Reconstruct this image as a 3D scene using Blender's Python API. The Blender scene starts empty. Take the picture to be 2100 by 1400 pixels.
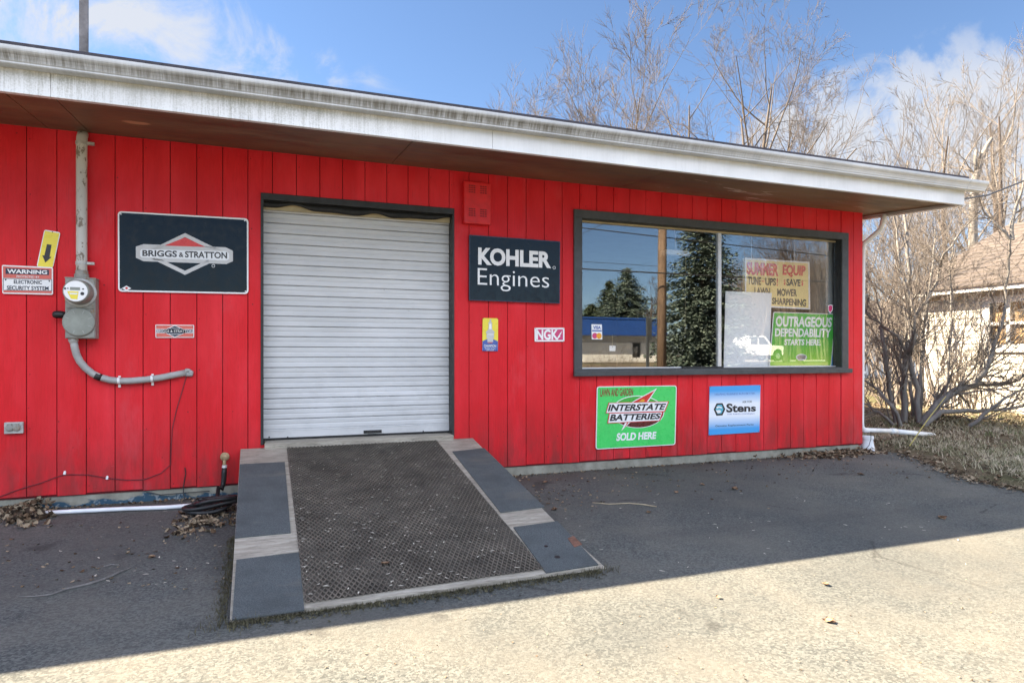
import bpy, bmesh, math, random
from math import radians, sin, cos, pi, sqrt, atan, degrees
from mathutils import Vector, Matrix, noise as mnoise
random.seed(11)
SC = bpy.context.scene
COL = SC.collection

# ------------------------------------------------------------------ camera
CX, F, HZ = 1050.0, 1345.0, 728.0          # focal length in pixels of a 2100 px wide frame, horizon row
A = atan(F/3527.0)                         # yaw of the camera against the shop front
SA, CA = sin(A), cos(A)
D, H = 6.19, 1.22                          # distance to the front wall, eye height
cam = bpy.data.cameras.new('camera'); cam_o = bpy.data.objects.new('camera', cam); COL.objects.link(cam_o)
cam_o.location = (0, -D, H); cam_o.rotation_euler = (radians(90), 0, -A)
cam.sensor_width = 36; cam.lens = 36*F/2100; cam.shift_y = (HZ-700)/2100
cam.clip_end = 2000; cam.clip_start = 0.05
SC.camera = cam_o

# measuring helpers: where a sight line meets the wall, the ground, a given depth
def ray(px, py):
    r = (px-CX)/F; u = (HZ-py)/F
    return Vector((r*CA+SA, -r*SA+CA, u))
CAM = Vector((0, -D, H))
def wp(px, py, y=0.0):
    d = ray(px, py); return CAM + d*((y+D)/d.y)
def gp(px, py, z=0.0):
    d = ray(px, py); return CAM + d*((z-H)/d.z)
def dp(px, py, Z):
    return CAM + ray(px, py)*Z
def xp(px, py, x):
    d = ray(px, py); return CAM + d*(x/d.x)
YG = 0.085                                 # plane of the window glass
def rp(px, py, Z):                         # things across the street, measured in the window's reflection
    p = dp(px, py, Z); p.y = 2*YG - p.y; return p

# ------------------------------------------------------------------ light
SUN = Vector((-1.0, 0.605, 1.0)).normalized()
el = math.asin(SUN.z); az = math.atan2(SUN.x, SUN.y)
SC.view_settings.view_transform = 'Standard'; SC.view_settings.look = 'None'
SC.view_settings.exposure = 3.2; SC.view_settings.gamma = 1
sl = bpy.data.lights.new('sun', 'SUN'); so = bpy.data.objects.new('sun', sl); COL.objects.link(so)
sl.energy = 4.0; sl.angle = radians(0.5); sl.color = (1, .83, .61)
so.rotation_euler = SUN.to_track_quat('Z', 'Y').to_euler()

W = bpy.data.worlds.new('World'); SC.world = W; W.use_nodes = True
def build_world():
    nt = W.node_tree; N = nt.nodes; L = nt.links; N.clear()
    out = N.new('ShaderNodeOutputWorld'); bg = N.new('ShaderNodeBackground'); L.new(bg.outputs[0], out.inputs[0])
    sky = N.new('ShaderNodeTexSky'); sky.sky_type = 'NISHITA'; sky.sun_disc = False
    sky.sun_elevation = el; sky.sun_rotation = az; sky.air_density = 1.0; sky.dust_density = 0.05; sky.ozone_density = 3.5; sky.altitude = 1200
    tc = N.new('ShaderNodeTexCoord')
    def math_(op, a, b=None, c=None):
        m = N.new('ShaderNodeMath'); m.operation = op
        for i, v in enumerate((a, b, c)):
            if v is None: continue
            if hasattr(v, 'links'): L.new(v, m.inputs[i])
            else: m.inputs[i].default_value = v
        return m.outputs[0]
    def dot(v):
        m = N.new('ShaderNodeVectorMath'); m.operation = 'DOT_PRODUCT'; L.new(tc.outputs['Generated'], m.inputs[0]); m.inputs[1].default_value = v
        return m.outputs['Value']
    nz = N.new('ShaderNodeTexNoise'); nz.inputs['Scale'].default_value = 8; nz.inputs['Detail'].default_value = 9; nz.inputs['Roughness'].default_value = .62
    nz.inputs['Distortion'].default_value = .5
    L.new(tc.outputs['Generated'], nz.inputs['Vector'])
    def cloud(c, along, a, b, soft, lift):
        cv = ray(*c).normalized(); uv = (ray(*along).normalized()-cv); uv = (uv - cv*uv.dot(cv)).normalized(); vv = cv.cross(uv)
        u = math_('DIVIDE', dot(uv), a); v = math_('DIVIDE', dot(vv), b)
        q = math_('ADD', math_('MULTIPLY', u, u), math_('MULTIPLY', v, v))
        m = math_('SUBTRACT', 1.0, q)                                   # 1 in the middle, 0 at the rim
        front = math_('GREATER_THAN', dot(cv), 0.3)
        s = math_('ADD', math_('MULTIPLY', m, .5), math_('MULTIPLY', math_('SUBTRACT', nz.outputs['Fac'], .47), 3.4))
        mr = N.new('ShaderNodeMapRange'); mr.interpolation_type = 'SMOOTHSTEP'
        L.new(s, mr.inputs[0]); mr.inputs[1].default_value = lift; mr.inputs[2].default_value = lift+soft
        mr.inputs[3].default_value = 0; mr.inputs[4].default_value = 1
        rim = N.new('ShaderNodeMapRange'); L.new(m, rim.inputs[0]); rim.inputs[1].default_value = -1.1; rim.inputs[2].default_value = .5
        return math_('MULTIPLY', math_('MULTIPLY', mr.outputs[0], rim.outputs[0]), front)
    c1 = cloud((440, 80), (640, 170), .23, .075, .8, .16)
    c2 = cloud((1990, 330), (2100, 330), .26, .12, .55, .0)
    c3 = cloud((1560, 170), (1750, 200), .12, .06, 1.1, .3)
    c4 = cloud((-500, 60), (-300, 40), .3, .1, .8, .2)
    tot = math_('MINIMUM', math_('ADD', math_('ADD', c1, c2), math_('ADD', c3, c4)), 1.0)
    tot = math_('MULTIPLY', tot, .9)
    hsv = N.new('ShaderNodeHueSaturation'); hsv.inputs['Saturation'].default_value = 1.0; hsv.inputs['Value'].default_value = .5
    L.new(sky.outputs[0], hsv.inputs['Color'])
    mx = N.new('ShaderNodeMix'); mx.data_type = 'RGBA'; L.new(tot, mx.inputs[0]); L.new(hsv.outputs[0], mx.inputs[6]); mx.inputs[7].default_value = (1.75, 1.8, 1.92, 1)
    # added broken cloud, unseen above the view, to brighten and neutralise the shade
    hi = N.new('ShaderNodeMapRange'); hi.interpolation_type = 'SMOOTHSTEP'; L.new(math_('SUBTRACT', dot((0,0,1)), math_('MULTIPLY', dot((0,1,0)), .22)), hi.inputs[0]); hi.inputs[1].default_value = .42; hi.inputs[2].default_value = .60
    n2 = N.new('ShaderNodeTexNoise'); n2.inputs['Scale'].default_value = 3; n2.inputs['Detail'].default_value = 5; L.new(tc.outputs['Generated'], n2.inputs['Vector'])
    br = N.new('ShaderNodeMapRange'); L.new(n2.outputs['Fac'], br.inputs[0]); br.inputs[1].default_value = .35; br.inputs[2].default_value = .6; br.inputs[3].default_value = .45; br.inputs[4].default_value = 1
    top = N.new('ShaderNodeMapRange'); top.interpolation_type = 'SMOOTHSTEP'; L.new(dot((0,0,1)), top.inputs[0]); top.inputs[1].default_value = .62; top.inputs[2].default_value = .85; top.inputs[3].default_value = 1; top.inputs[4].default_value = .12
    m2 = N.new('ShaderNodeMix'); m2.data_type = 'RGBA'; L.new(math_('MULTIPLY', math_('MULTIPLY', hi.outputs[0], br.outputs[0]), top.outputs[0]), m2.inputs[0]); L.new(mx.outputs[2], m2.inputs[6]); m2.inputs[7].default_value = FILL_CLOUD
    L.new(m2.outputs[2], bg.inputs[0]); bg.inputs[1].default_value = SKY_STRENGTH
SKY_STRENGTH = 0.05; FILL_CLOUD = (8.1, 8.6, 10.0, 1)
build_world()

# ------------------------------------------------------------------ materials
def S(v):                                   # sRGB 0-255 -> linear
    return tuple(((c/255)/12.92 if c/255 <= .04045 else ((c/255+.055)/1.055)**2.4) for c in v)
class Mat:
    def __init__(s, name, base=(.5,.5,.5), rough=.6, metal=0, spec=.5):
        s.m = bpy.data.materials.new(name); s.m.use_nodes = True; s.nt = s.m.node_tree; s.b = s.nt.nodes['Principled BSDF']
        s.b.inputs['Base Color'].default_value = (*base, 1); s.b.inputs['Roughness'].default_value = rough
        s.b.inputs['Metallic'].default_value = metal; s.b.inputs['Specular IOR Level'].default_value = spec
        s.col = tuple(base); s._c = None
    def node(s, t): return s.nt.nodes.new(t)
    def lk(s, a, b): s.nt.links.new(a, b)
    def co(s):
        if s._c is None: s._c = s.node('ShaderNodeTexCoord').outputs['Object']
        return s._c
    def mp(s, scale=(1,1,1), loc=(0,0,0)):
        m = s.node('ShaderNodeMapping'); s.lk(s.co(), m.inputs[0]); m.inputs['Scale'].default_value = scale; m.inputs['Location'].default_value = loc
        return m.outputs[0]
    def noise(s, scale=5, detail=4, rough=.55, st=(1,1,1), dist=0, loc=(0,0,0)):
        n = s.node('ShaderNodeTexNoise'); n.inputs['Scale'].default_value = scale; n.inputs['Detail'].default_value = detail
        n.inputs['Roughness'].default_value = rough; n.inputs['Distortion'].default_value = dist
        s.lk(s.mp(st, loc), n.inputs['Vector']); return n.outputs['Fac']
    def voro(s, scale=5, st=(1,1,1), feature='F1', out='Distance'):
        n = s.node('ShaderNodeTexVoronoi'); n.feature = feature; n.inputs['Scale'].default_value = scale; s.lk(s.mp(st), n.inputs['Vector']); return n.outputs[out]
    def rng(s, f, a, b, c=0, d=1):
        m = s.node('ShaderNodeMapRange'); s.lk(f, m.inputs[0])
        for i, v in zip((1,2,3,4), (a,b,c,d)): m.inputs[i].default_value = v
        return m.outputs[0]
    def mth(s, op, a, b=0):
        m = s.node('ShaderNodeMath'); m.operation = op
        for i, v in enumerate((a, b)):
            if hasattr(v, 'links'): s.lk(v, m.inputs[i])
            else: m.inputs[i].default_value = v
        return m.outputs[0]
    def axis(s, i):
        x = s.node('ShaderNodeSeparateXYZ'); s.lk(s.co(), x.inputs[0]); return x.outputs[i]
    def mix(s, f, a, b, mode='MIX'):
        m = s.node('ShaderNodeMix'); m.data_type = 'RGBA'; m.blend_type = mode
        if hasattr(f, 'links'): s.lk(f, m.inputs[0])
        else: m.inputs[0].default_value = f
        for i, v in ((6,a),(7,b)):
            if hasattr(v, 'links'): s.lk(v, m.inputs[i])
            else: m.inputs[i].default_value = (*v, 1)
        return m.outputs[2]
    def base(s, c): s.lk(c, s.b.inputs['Base Color']); s.c = c; return s
    def rgh(s, f): s.lk(f, s.b.inputs['Roughness']); return s
    def bump(s, h, strength=.3, dist=.01):
        b = s.node('ShaderNodeBump'); b.inputs['Strength'].default_value = strength; b.inputs['Distance'].default_value = dist
        s.lk(h, b.inputs['Height']); s.lk(b.outputs[0], s.b.inputs['Normal']); return s
def plain(name, c, rough=.5, metal=0, var=.12, scale=6, bump=0, spec=.5):
    """one paint or plastic with a little uneven wear"""
    m = Mat(name, c, rough, metal, spec)
    n = m.noise(scale, 5, .6); k = m.rng(n, .3, .7, 0, 1)
    lo = tuple(x*(1-var) for x in c); hi = tuple(min(1, x*(1+var)) for x in c)
    m.base(m.mix(k, lo, hi)); m.rgh(m.rng(m.noise(scale*3, 3), .3, .7, max(.02, rough-.1), min(1, rough+.12)))
    if bump: m.bump(m.noise(scale*12, 4), bump, .004)
    return m

# red siding
M = {}
m = Mat('red_painted_siding', rough=.6, spec=.28); red = (.70, .012, .022)
grain = m.noise(9, 6, .65, (9, 9, .55)); blot = m.noise(1.6, 5, .6, (1.5, 1, .6)); fine = m.noise(60, 3, .6, (3, 3, .4))
c = m.mix(m.rng(grain, .35, .7), (.585,.007,.013), red)
c = m.mix(m.rng(blot, .42, .68), c, (.74,.028,.042))
pt = m.noise(.9, 2, .5, (4.92, 1, .25)); c = m.mix(m.rng(pt, .4, .62, 0, .5), c, (.55,.008,.014))
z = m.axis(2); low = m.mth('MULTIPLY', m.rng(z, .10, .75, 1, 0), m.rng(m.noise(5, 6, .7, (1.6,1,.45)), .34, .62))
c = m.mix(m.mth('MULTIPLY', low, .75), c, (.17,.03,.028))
spk = m.voro(7, (1,1,1)); c = m.mix(m.mth('MULTIPLY', m.rng(spk, .03, .05, 1, 0), .8), c, (.06,.012,.012))
pal = m.noise(2.2, 6, .7, (1.2, 1, .5)); c = m.mix(m.rng(pal, .55, .72, 0, .30), c, (.60,.10,.12))
gr2 = m.noise(22, 5, .7, (6, 6, .22)); c = m.mix(m.rng(gr2, .56, .72, 0, .55), c, (.36,.006,.010))
scr = m.noise(26, 3, .5, (.25, 1, 2.2)); c = m.mix(m.rng(scr, .73, .8, 0, .5), c, (.68,.2,.2))
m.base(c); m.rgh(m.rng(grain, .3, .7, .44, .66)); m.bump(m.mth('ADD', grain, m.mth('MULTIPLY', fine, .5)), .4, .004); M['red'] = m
M['red_groove'] = plain('red_groove', (.10, .004, .006), .8)
M['red_box'] = plain('red_box_paint', (.64, .011, .016), .5, 0, .12, 14, .12)
M['louver'] = plain('dark_red_slot', (.22, .006, .01), .7)

# aged white aluminium: streaks of dirt below the roof edge
def streaky(name, dirt, zt, zb, x_to):
    m = Mat(name, rough=.45)
    st = m.noise(34, 4, .7, (1.4, .2, .06)); st2 = m.noise(120, 3, .7, (1.2, .2, .05)); big = m.noise(1.1, 3, .5, (1, .1, .1)); sp = m.noise(90, 4, .7)
    x = m.axis(0); z = m.axis(2)
    amount = m.mth('MULTIPLY', m.rng(x, x_to-1.6, x_to, 1, .13), m.rng(big, .32, .5, .25, 1))
    ht = m.rng(z, zb, zt, .25, 1)
    f = m.mth('ADD', m.mth('MULTIPLY', st, .62), m.mth('MULTIPLY', st2, .38))
    f = m.mth('ADD', f, m.mth('MULTIPLY', m.mth('SUBTRACT', sp, .5), .55))
    f = m.mth('ADD', f, m.mth('MULTIPLY', m.mth('SUBTRACT', ht, 1), .22))
    k = m.mth('MULTIPLY', m.rng(f, .34, .58), amount)
    c = m.mix(m.rng(m.noise(2.2, 4), .35, .7), (.62,.63,.64), (.74,.75,.76))
    top = m.mth('MULTIPLY', m.rng(z, zt-.05, zt, 0, 1), m.rng(m.noise(5, 4, .6, (1,.2,.4)), .35, .6))
    c = m.mix(m.mth('MULTIPLY', top, .6), c, (.42,.37,.22))
    c = m.mix(k, c, dirt)
    m.base(c); return m
M['fascia'] = streaky('white_fascia_streaked', (.26,.26,.22), 3.065, 2.88, 1.5)
m = Mat('white_gutter_mildew', rough=.4)
st = m.noise(42, 4, .7, (1.3,.1,.08)); big = m.noise(.8, 3, .5, (1,.1,.1)); x = m.axis(0); z = m.axis(2)
band = m.mth('MULTIPLY', m.rng(z, 3.072, 3.083, .3, 1), m.rng(z, 3.112, 3.146, 1, .12))
k = m.mth('MULTIPLY', m.mth('MULTIPLY', m.rng(st, .32, .60, .3, .95), band), m.mth('MULTIPLY', m.rng(x, 2.2, 5.4, 1, .08), m.rng(big, .3, .5, .7, 1)))
c = m.mix(m.rng(m.noise(3, 4), .35, .7), (.46,.475,.49), (.60,.615,.63))
m.base(m.mix(k, c, (.115,.105,.085))); M['gutter'] = m
M['white_trim'] = plain('white_trim', (.74,.74,.72), .45, 0, .08, 4)
M['shingle'] = plain('dark_shingle', (.035,.035,.05), .9, 0, .3, 20, .4)
m = Mat('brown_stained_plywood', rough=.55)
g1 = m.noise(3.2, 6, .62, (.55, 3.2, 1)); g2 = m.noise(14, 5, .6, (.3, 5, 1)); bl = m.noise(.9, 4, .6)
c = m.mix(m.rng(g1, .32, .72), (.078,.058,.036), (.225,.148,.086)); c = m.mix(m.rng(g2, .4, .75, 0, .5), c, (.03,.016,.01))
c = m.mix(m.rng(bl, .5, .72, 0, .6), c, (.27,.17,.09))
x = m.axis(0); pe = m.noise(2.6, 7, .68, (.5, 2.2, 1), .9)
pk = m.mth('MULTIPLY', m.rng(pe, .60, .64), m.mth('MULTIPLY', m.rng(x, 2.6, 3.4), m.rng(x, 6.6, 7.2, 1, .4)))
c = m.mix(pk, c, (.55,.50,.44))
def blob(m, p, rx, ry, amt):
    dx = m.mth('DIVIDE', m.mth('SUBTRACT', m.axis(0), p[0]), rx); dy = m.mth('DIVIDE', m.mth('SUBTRACT', m.axis(1), p[1]), ry)
    r = m.mth('ADD', m.mth('MULTIPLY', dx, dx), m.mth('MULTIPLY', dy, dy))
    r = m.mth('ADD', r, m.mth('MULTIPLY', m.mth('SUBTRACT', m.noise(12, 4), .5), 1.2)); return m.rng(r, .5, 1.1, amt, 0)
_sp = CAM + ray(280, 252)*((2.98-H)/ray(280, 252).z)
c = m.mix(blob(m, _sp, .10, .05, .9), c, (.50,.30,.17))
tan = m.mth('MULTIPLY', m.rng(x, 3.8, 7.0, 0, .8), m.rng(m.noise(1.3, 6, .65, (.5, 2, 1)), .40, .62)); c = m.mix(tan, c, (.33,.21,.11))
m.base(c); m.rgh(m.rng(g1, .3, .7, .42, .65)); m.bump(g2, .15, .003); M['soffit'] = m
# concrete footing with flaking blue paint
m = Mat('footing_concrete', rough=.9)
n1 = m.noise(7, 6, .65); n2 = m.noise(3.0, 5, .65, (1, 1, 2.4)); z = m.axis(2); x = m.axis(0)
c = m.mix(m.rng(n1, .3, .7), (.16,.15,.12), (.34,.33,.27))
bl = m.mth('MULTIPLY', m.rng(m.mth('ADD', n2, m.rng(z, .0, .09, .13, -.2)), .50, .56), m.rng(x, .6, 1.4, 1, .0))
c = m.mix(bl, c, (.03,.075,.115)); c = m.mix(m.mth('MULTIPLY', m.rng(m.noise(22, 4), .56, .62, 0, .7), bl), c, (.3,.33,.34))
m.base(c); m.bump(n1, .5, .01); M['footing'] = m
# roller curtain
m = Mat('roller_curtain_paint', rough=.38, metal=.0)
z = m.axis(2); x = m.axis(0)
w1 = m.noise(2.0, 4, .6, (.6, 1, 1.5)); sc = m.noise(40, 4, .7, (.35, 1, 1.6)); sc2 = m.noise(7, 5, .65, (.5,1,1))
c = m.mix(m.rng(w1, .35, .68), (.52,.525,.53), (.64,.645,.65))
c = m.mix(m.mth('MULTIPLY', m.rng(sc, .64, .70, 0, 1), m.rng(sc2, .5, .62)), c, (.30,.29,.28))
c = m.mix(m.mth('MULTIPLY', m.rng(z, .45, 1.5, .5, 0), m.rng(m.noise(3.5, 6, .7, (.7,1,.9)), .48, .68)), c, (.36,.36,.36))
c = m.mix(m.mth('MULTIPLY', m.rng(z, 2.35, 2.6, 0, .55), m.rng(m.noise(6, 5, .6, (.4,1,2)), .45, .6)), c, (.38,.34,.28))
m.base(c); m.rgh(m.rng(w1, .3, .7, .3, .5)); M['curtain'] = m
M['black_trim'] = plain('black_trim', (.018,.018,.018), .5, 0, .3, 8)
M['rubber'] = plain('black_rubber', (.012,.012,.012), .65, 0, .3, 10)
M['tan_wood'] = plain('tan_header_wood', (.42,.34,.2), .7, 0, .2, 8)
M['grey_frame'] = plain('charcoal_painted_wood', (.048,.052,.055), .5, 0, .22, 9, .2)
M['aluminium'] = plain('aluminium', (.62,.62,.62), .4, .5, .08)
def wood(name, lo, hi, st, rough=.85):
    m = Mat(name, rough=rough); g = m.noise(5, 6, .68, st, .4); g2 = m.noise(18, 4, .7, st); b = m.noise(2.5, 4, .6)
    c = m.mix(m.rng(g, .3, .7), lo, hi); c = m.mix(m.rng(g2, .52, .68, 0, .75), c, tuple(v*.35 for v in lo)); c = m.mix(m.rng(b, .45, .7, 0, .45), c, tuple(v*.6 for v in lo))
    m.base(c); m.bump(m.mth('ADD', g, m.mth('MULTIPLY', g2, .6)), .5, .004); return m
M['weathered'] = wood('weathered_plywood', (.24,.21,.165), (.47,.43,.36), (.7, 6, 6))
M['grime'] = plain('ramp_grime', (.055,.047,.036), .95, 0, .45, 16, .6)
m = Mat('rolled_roofing_mat', rough=.95); n = m.noise(160, 3, .7); b = m.noise(4, 5, .6)
c = m.mix(m.rng(n, .32, .7), (.034,.042,.045), (.115,.13,.134)); c = m.mix(m.rng(b, .45, .65, 0, .6), c, (.045,.052,.053)); c = m.mix(m.rng(m.noise(2.2, 6, .7, (.6,2,1)), .55, .68, 0, .55), c, (.135,.125,.105)); m.base(c); m.bump(n, .6, .004); M['mat'] = m
m = Mat('rusty_expanded_steel', rough=.75, metal=.25); n = m.noise(5, 6, .65)
m.base(m.mix(m.rng(n, .35, .68), (.098,.085,.07), (.21,.18,.145))); M['steel'] = m
M['rust'] = plain('rust', (.15,.07,.045), .9, 0, .4, 25)

# ground
m = Mat('worn_asphalt', rough=.95, spec=.22)
agg = m.voro(95, out='Color'); sepa = m.node('ShaderNodeSeparateColor'); m.lk(agg, sepa.inputs[0]); ag = sepa.outputs[0]
n1 = m.noise(130, 4, .75); n2 = m.noise(1.3, 6, .62); n3 = m.noise(.35, 4, .6); n4 = m.noise(14, 5, .65)
c = m.mix(m.rng(ag, .1, .95), (.062,.067,.064), (.144,.149,.139))
c = m.mix(m.rng(n1, .3, .46, .42, 0), c, (.034,.034,.034))
c = m.mix(m.rng(n1, .63, .75, 0, .4), c, (.27,.26,.235))
c = m.mix(m.rng(n2, .42, .66, 0, .55), c, (.165,.155,.132)); c = m.mix(m.rng(n3, .44, .60, 0, .42), c, (.062,.066,.066))
c = m.mix(m.rng(n4, .55, .75, 0, .35), c, (.085,.08,.07))
# pale sandy seam running out towards the street
p0, p1 = gp(1480, 1150), gp(1960, 1410); dv = (p1-p0); dv.z = 0; dv.normalize(); nv = Vector((-dv.y, dv.x, 0))
x = m.axis(0); y = m.axis(1)
dist = m.mth('ADD', m.mth('MULTIPLY', m.mth('SUBTRACT', x, p0.x), nv.x), m.mth('MULTIPLY', m.mth('SUBTRACT', y, p0.y), nv.y))
dist = m.mth('ADD', dist, m.mth('MULTIPLY', m.mth('SUBTRACT', m.noise(1.6, 4), .5), .22)); dist = m.mth('ABSOLUTE', dist)
al = m.mth('ADD', m.mth('MULTIPLY', m.mth('SUBTRACT', x, p0.x), dv.x), m.mth('MULTIPLY', m.mth('SUBTRACT', y, p0.y), dv.y))
k = m.mth('MULTIPLY', m.rng(dist, .01, .14, .13, 0), m.rng(al, -.25, .15)); c = m.mix(k, c, (.23,.21,.175))
tyre = m.noise(1.0, 4, .55, (.12, 1.6, 1), .2); c = m.mix(m.rng(tyre, .56, .68, 0, .28), c, (.060,.060,.058))
oil = m.noise(1.9, 3, .6, (1,1,1), .6, (4.2,1.3,0)); c = m.mix(m.rng(oil, .66, .72, 0, .55), c, (.035,.035,.034))
# long thin cracks, dust and damp patches
w = m.noise(2.3, 3, .5); crk = m.voro(.42, (1,1,1), 'DISTANCE_TO_EDGE')
cv = m.mth('ADD', crk, m.mth('MULTIPLY', m.mth('SUBTRACT', m.noise(5, 5, .7), .5), .05)); cv = m.mth('ABSOLUTE', cv)
c = m.mix(m.mth('MULTIPLY', m.rng(cv, .001, .006, .5, 0), m.rng(m.noise(.9, 2), .54, .6)), c, (.018,.017,.016))
wallside = m.mth('MULTIPLY', m.rng(y, -.55, -.05), m.rng(m.noise(2.4, 5, .65), .36, .62)); c = m.mix(m.mth('MULTIPLY', wallside, .6), c, (.062,.046,.032))
m.base(c); m.bump(m.mth('ADD', m.mth('MULTIPLY', n1, 1.0), m.mth('MULTIPLY', ag, .5)), .55, .008); M['asphalt'] = m
m = Mat('soil_and_dead_grass', rough=1.0, spec=.1); n1 = m.noise(6, 6, .7); n2 = m.noise(40, 4, .7); n3 = m.noise(.7, 4, .6)
c = m.mix(m.rng(n1, .3, .7), (.07,.052,.036), (.19,.15,.095)); c = m.mix(m.rng(n2, .45, .7, 0, .8), c, (.22,.175,.115)); c = m.mix(m.rng(n3, .45, .6, 0, .6), c, (.07,.085,.035))
m.base(c); m.bump(n2, .8, .03); M['soil'] = m
M['concrete_road'] = plain('pale_concrete_road', (.34,.31,.26), .9, 0, .15, .4)
M['moss'] = plain('mossy_dirt', (.085,.076,.042), 1, 0, .6, 25, .8)
# vegetation
def vary(name, cols, rough=.85, scale=9, trans=0):
    m = Mat(name, rough=rough, spec=.2); n = m.noise(scale, 2, .5); v = m.voro(scale*1.7, out='Color'); sp = m.node('ShaderNodeSeparateColor'); m.lk(v, sp.inputs[0])
    c = cols[0]
    for i, k in enumerate(cols[1:]):
        f = sp.outputs[i % 3]; c = m.mix(m.rng(f, .45, .6), c, k)
    m.base(c); return m
def bark(name, lo, hi, sc=6):
    m = Mat(name, rough=.9, spec=.15); g = m.noise(sc, 6, .7, (3, 3, .5)); b = m.noise(.8, 3)
    m.base(m.mix(m.rng(b, .4, .65, 0, .5), m.mix(m.rng(g, .3, .7), lo, hi), tuple(v*.7 for v in hi))); m.bump(g, .5, .02); return m
M['bark'] = bark('grey_brown_bark', (.10,.092,.086), (.25,.238,.222))
M['bark_dark'] = bark('dark_bark', (.035,.028,.024), (.12,.095,.08))
M['bark_far'] = bark('far_brown_bark', (.055,.046,.04), (.15,.13,.115), 3)
M['twig'] = bark('twig_bark', (.09,.08,.072), (.215,.19,.17), 3)
M['twig_red'] = bark('reddish_twigs', (.09,.074,.064), (.20,.165,.14), 3)
M['grass'] = vary('mixed_grass', [(.44,.38,.27), (.17,.20,.09), (.50,.43,.32), (.34,.31,.20)], .9, 6)
M['litter'] = vary('dry_leaf_litter', [(.085,.052,.031), (.18,.12,.072), (.042,.029,.02), (.30,.235,.16)], .85, 14)
M['leaf'] = vary('dry_leaf', [(.20,.12,.07), (.28,.19,.12), (.14,.08,.05)], .7, 18)
M['seed'] = plain('pale_seed_husk', (.62,.58,.48), .8, 0, .25, 40)
M['straw'] = plain('dry_straw', (.42,.34,.22), .8, 0, .2, 20)
M['spruce'] = vary('blue_green_spruce', [(.065,.095,.075), (.11,.145,.115), (.04,.062,.048), (.145,.18,.145)], .8, 2.2)
M['pine'] = vary('dark_pine', [(.06,.085,.05), (.10,.125,.075), (.04,.055,.034)], .8, 2.2)
M['reed'] = plain('yellow_reed', (.45,.38,.12), .7)
# sundries
M['galv'] = plain('painted_grey_conduit', (.42,.42,.40), .55, .1, .25, 20, .2)
m = Mat('peeling_conduit', rough=.7); n = m.noise(16, 6, .7, (1,1,.6)); z = m.axis(2)
c = m.mix(m.rng(n, .56, .61), (.52,.51,.48), (.20,.165,.13)); c = m.mix(m.rng(z, 1.02, 1.35, 1, 0), c, (.46,.46,.46)); m.base(c); m.bump(n, .4, .003); M['conduit'] = m
M['mast'] = plain('weathered_mast', (.16,.15,.15), .6, .2, .45, 9, .2)
m = Mat('meter_box_grey', rough=.6); n = m.noise(9, 6, .7, (2,1,.7)); n2 = m.noise(30, 4)
c = m.mix(m.rng(n2, .3, .7), (.20,.20,.18), (.30,.30,.27)); c = m.mix(m.rng(n, .56, .68, 0, .8), c, (.24,.12,.04)); m.base(c); M['meter_box'] = m
M['cover_grey'] = plain('grey_green_cover', (.235,.25,.22), .5, 0, .18, 12)
M['cable'] = plain('grey_cable', (.34,.34,.33), .55, 0, .12, 12)
M['black'] = plain('black_plastic', (.012,.012,.013), .5, 0, .3)
M['white_plastic'] = plain('white_plastic', (.74,.76,.78), .4, 0, .08, 8)
M['brass'] = plain('tarnished_brass', (.36,.25,.14), .5, .5, .3, 30)
M['clip'] = plain('bright_clip', (.72,.72,.72), .4, .3)
M['wire'] = plain('dark_red_wire', (.13,.02,.028), .6)
M['paper'] = plain('white_panel', (.80,.81,.82), .6, 0, .04, 2)
def sign(name, c, rough=.3, var=.06): return plain(name, c, rough, 0, var, 5)
M['s_white'] = sign('sign_white', (.80,.80,.80)); M['s_black'] = sign('sign_black', (.006,.008,.011), .12, .3)
M['s_red'] = sign('sign_red', (.60,.035,.03)); M['s_black'].b.inputs['Specular IOR Level'].default_value = .32; M['s_navy'] = sign('sign_navy', (.012,.02,.05)); M['s_yellow'] = sign('sign_yellow', (.80,.66,.06))
M['s_silver'] = sign('sign_silver', (.50,.50,.50), .35, .12); M['s_grey'] = sign('sign_grey', (.72,.74,.76)); M['s_text'] = sign('sign_dark_text', (.02,.02,.025), .4)
M['s_green'] = sign('sign_green', (.06,.60,.13)); M['s_dkgreen'] = sign('sign_mid_green', (.05,.38,.05)); M['s_maroon'] = sign('sign_maroon', (.10,.015,.015))
M['s_salmon'] = sign('sign_faded_red', (.62,.13,.10)); M['s_magenta'] = sign('sign_magenta', (.56,.05,.16)); M['s_blue'] = sign('sign_blue', (.06,.11,.36))
M['s_orange'] = sign('sign_orange', (.75,.33,.03)); M['s_cyan'] = sign('sign_cyan', (.10,.42,.55)); M['s_brown'] = sign('sign_brown', (.22,.05,.03))
M['s_cream'] = plain('faded_cream_letterboard', (.86,.68,.29), .5, 0, .1, 3); M['s_letter'] = plain('board_letters', (.055,.06,.04), .5); M['s_letter_red'] = plain('faded_red_letters', (.62,.045,.04), .5, 0, .3, 22)
m = Mat('printed_blue_fade', rough=.3); z = m.axis(2); k = m.mth('ABSOLUTE', z)
m.base(m.mix(m.rng(k, .07, .22), (.78,.82,.88), (.06,.34,.74))); M['s_fade'] = m
m = Mat('printed_green_field', rough=.35); n = m.noise(1.6, 3, .5, (1,1,3)); z = m.axis(2)
m.base(m.mix(m.rng(m.mth('ADD', z, m.mth('MULTIPLY', n, .35)), -.1, .22), (.30,.60,.05), (.05,.42,.04))); M['s_field'] = m
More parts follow.
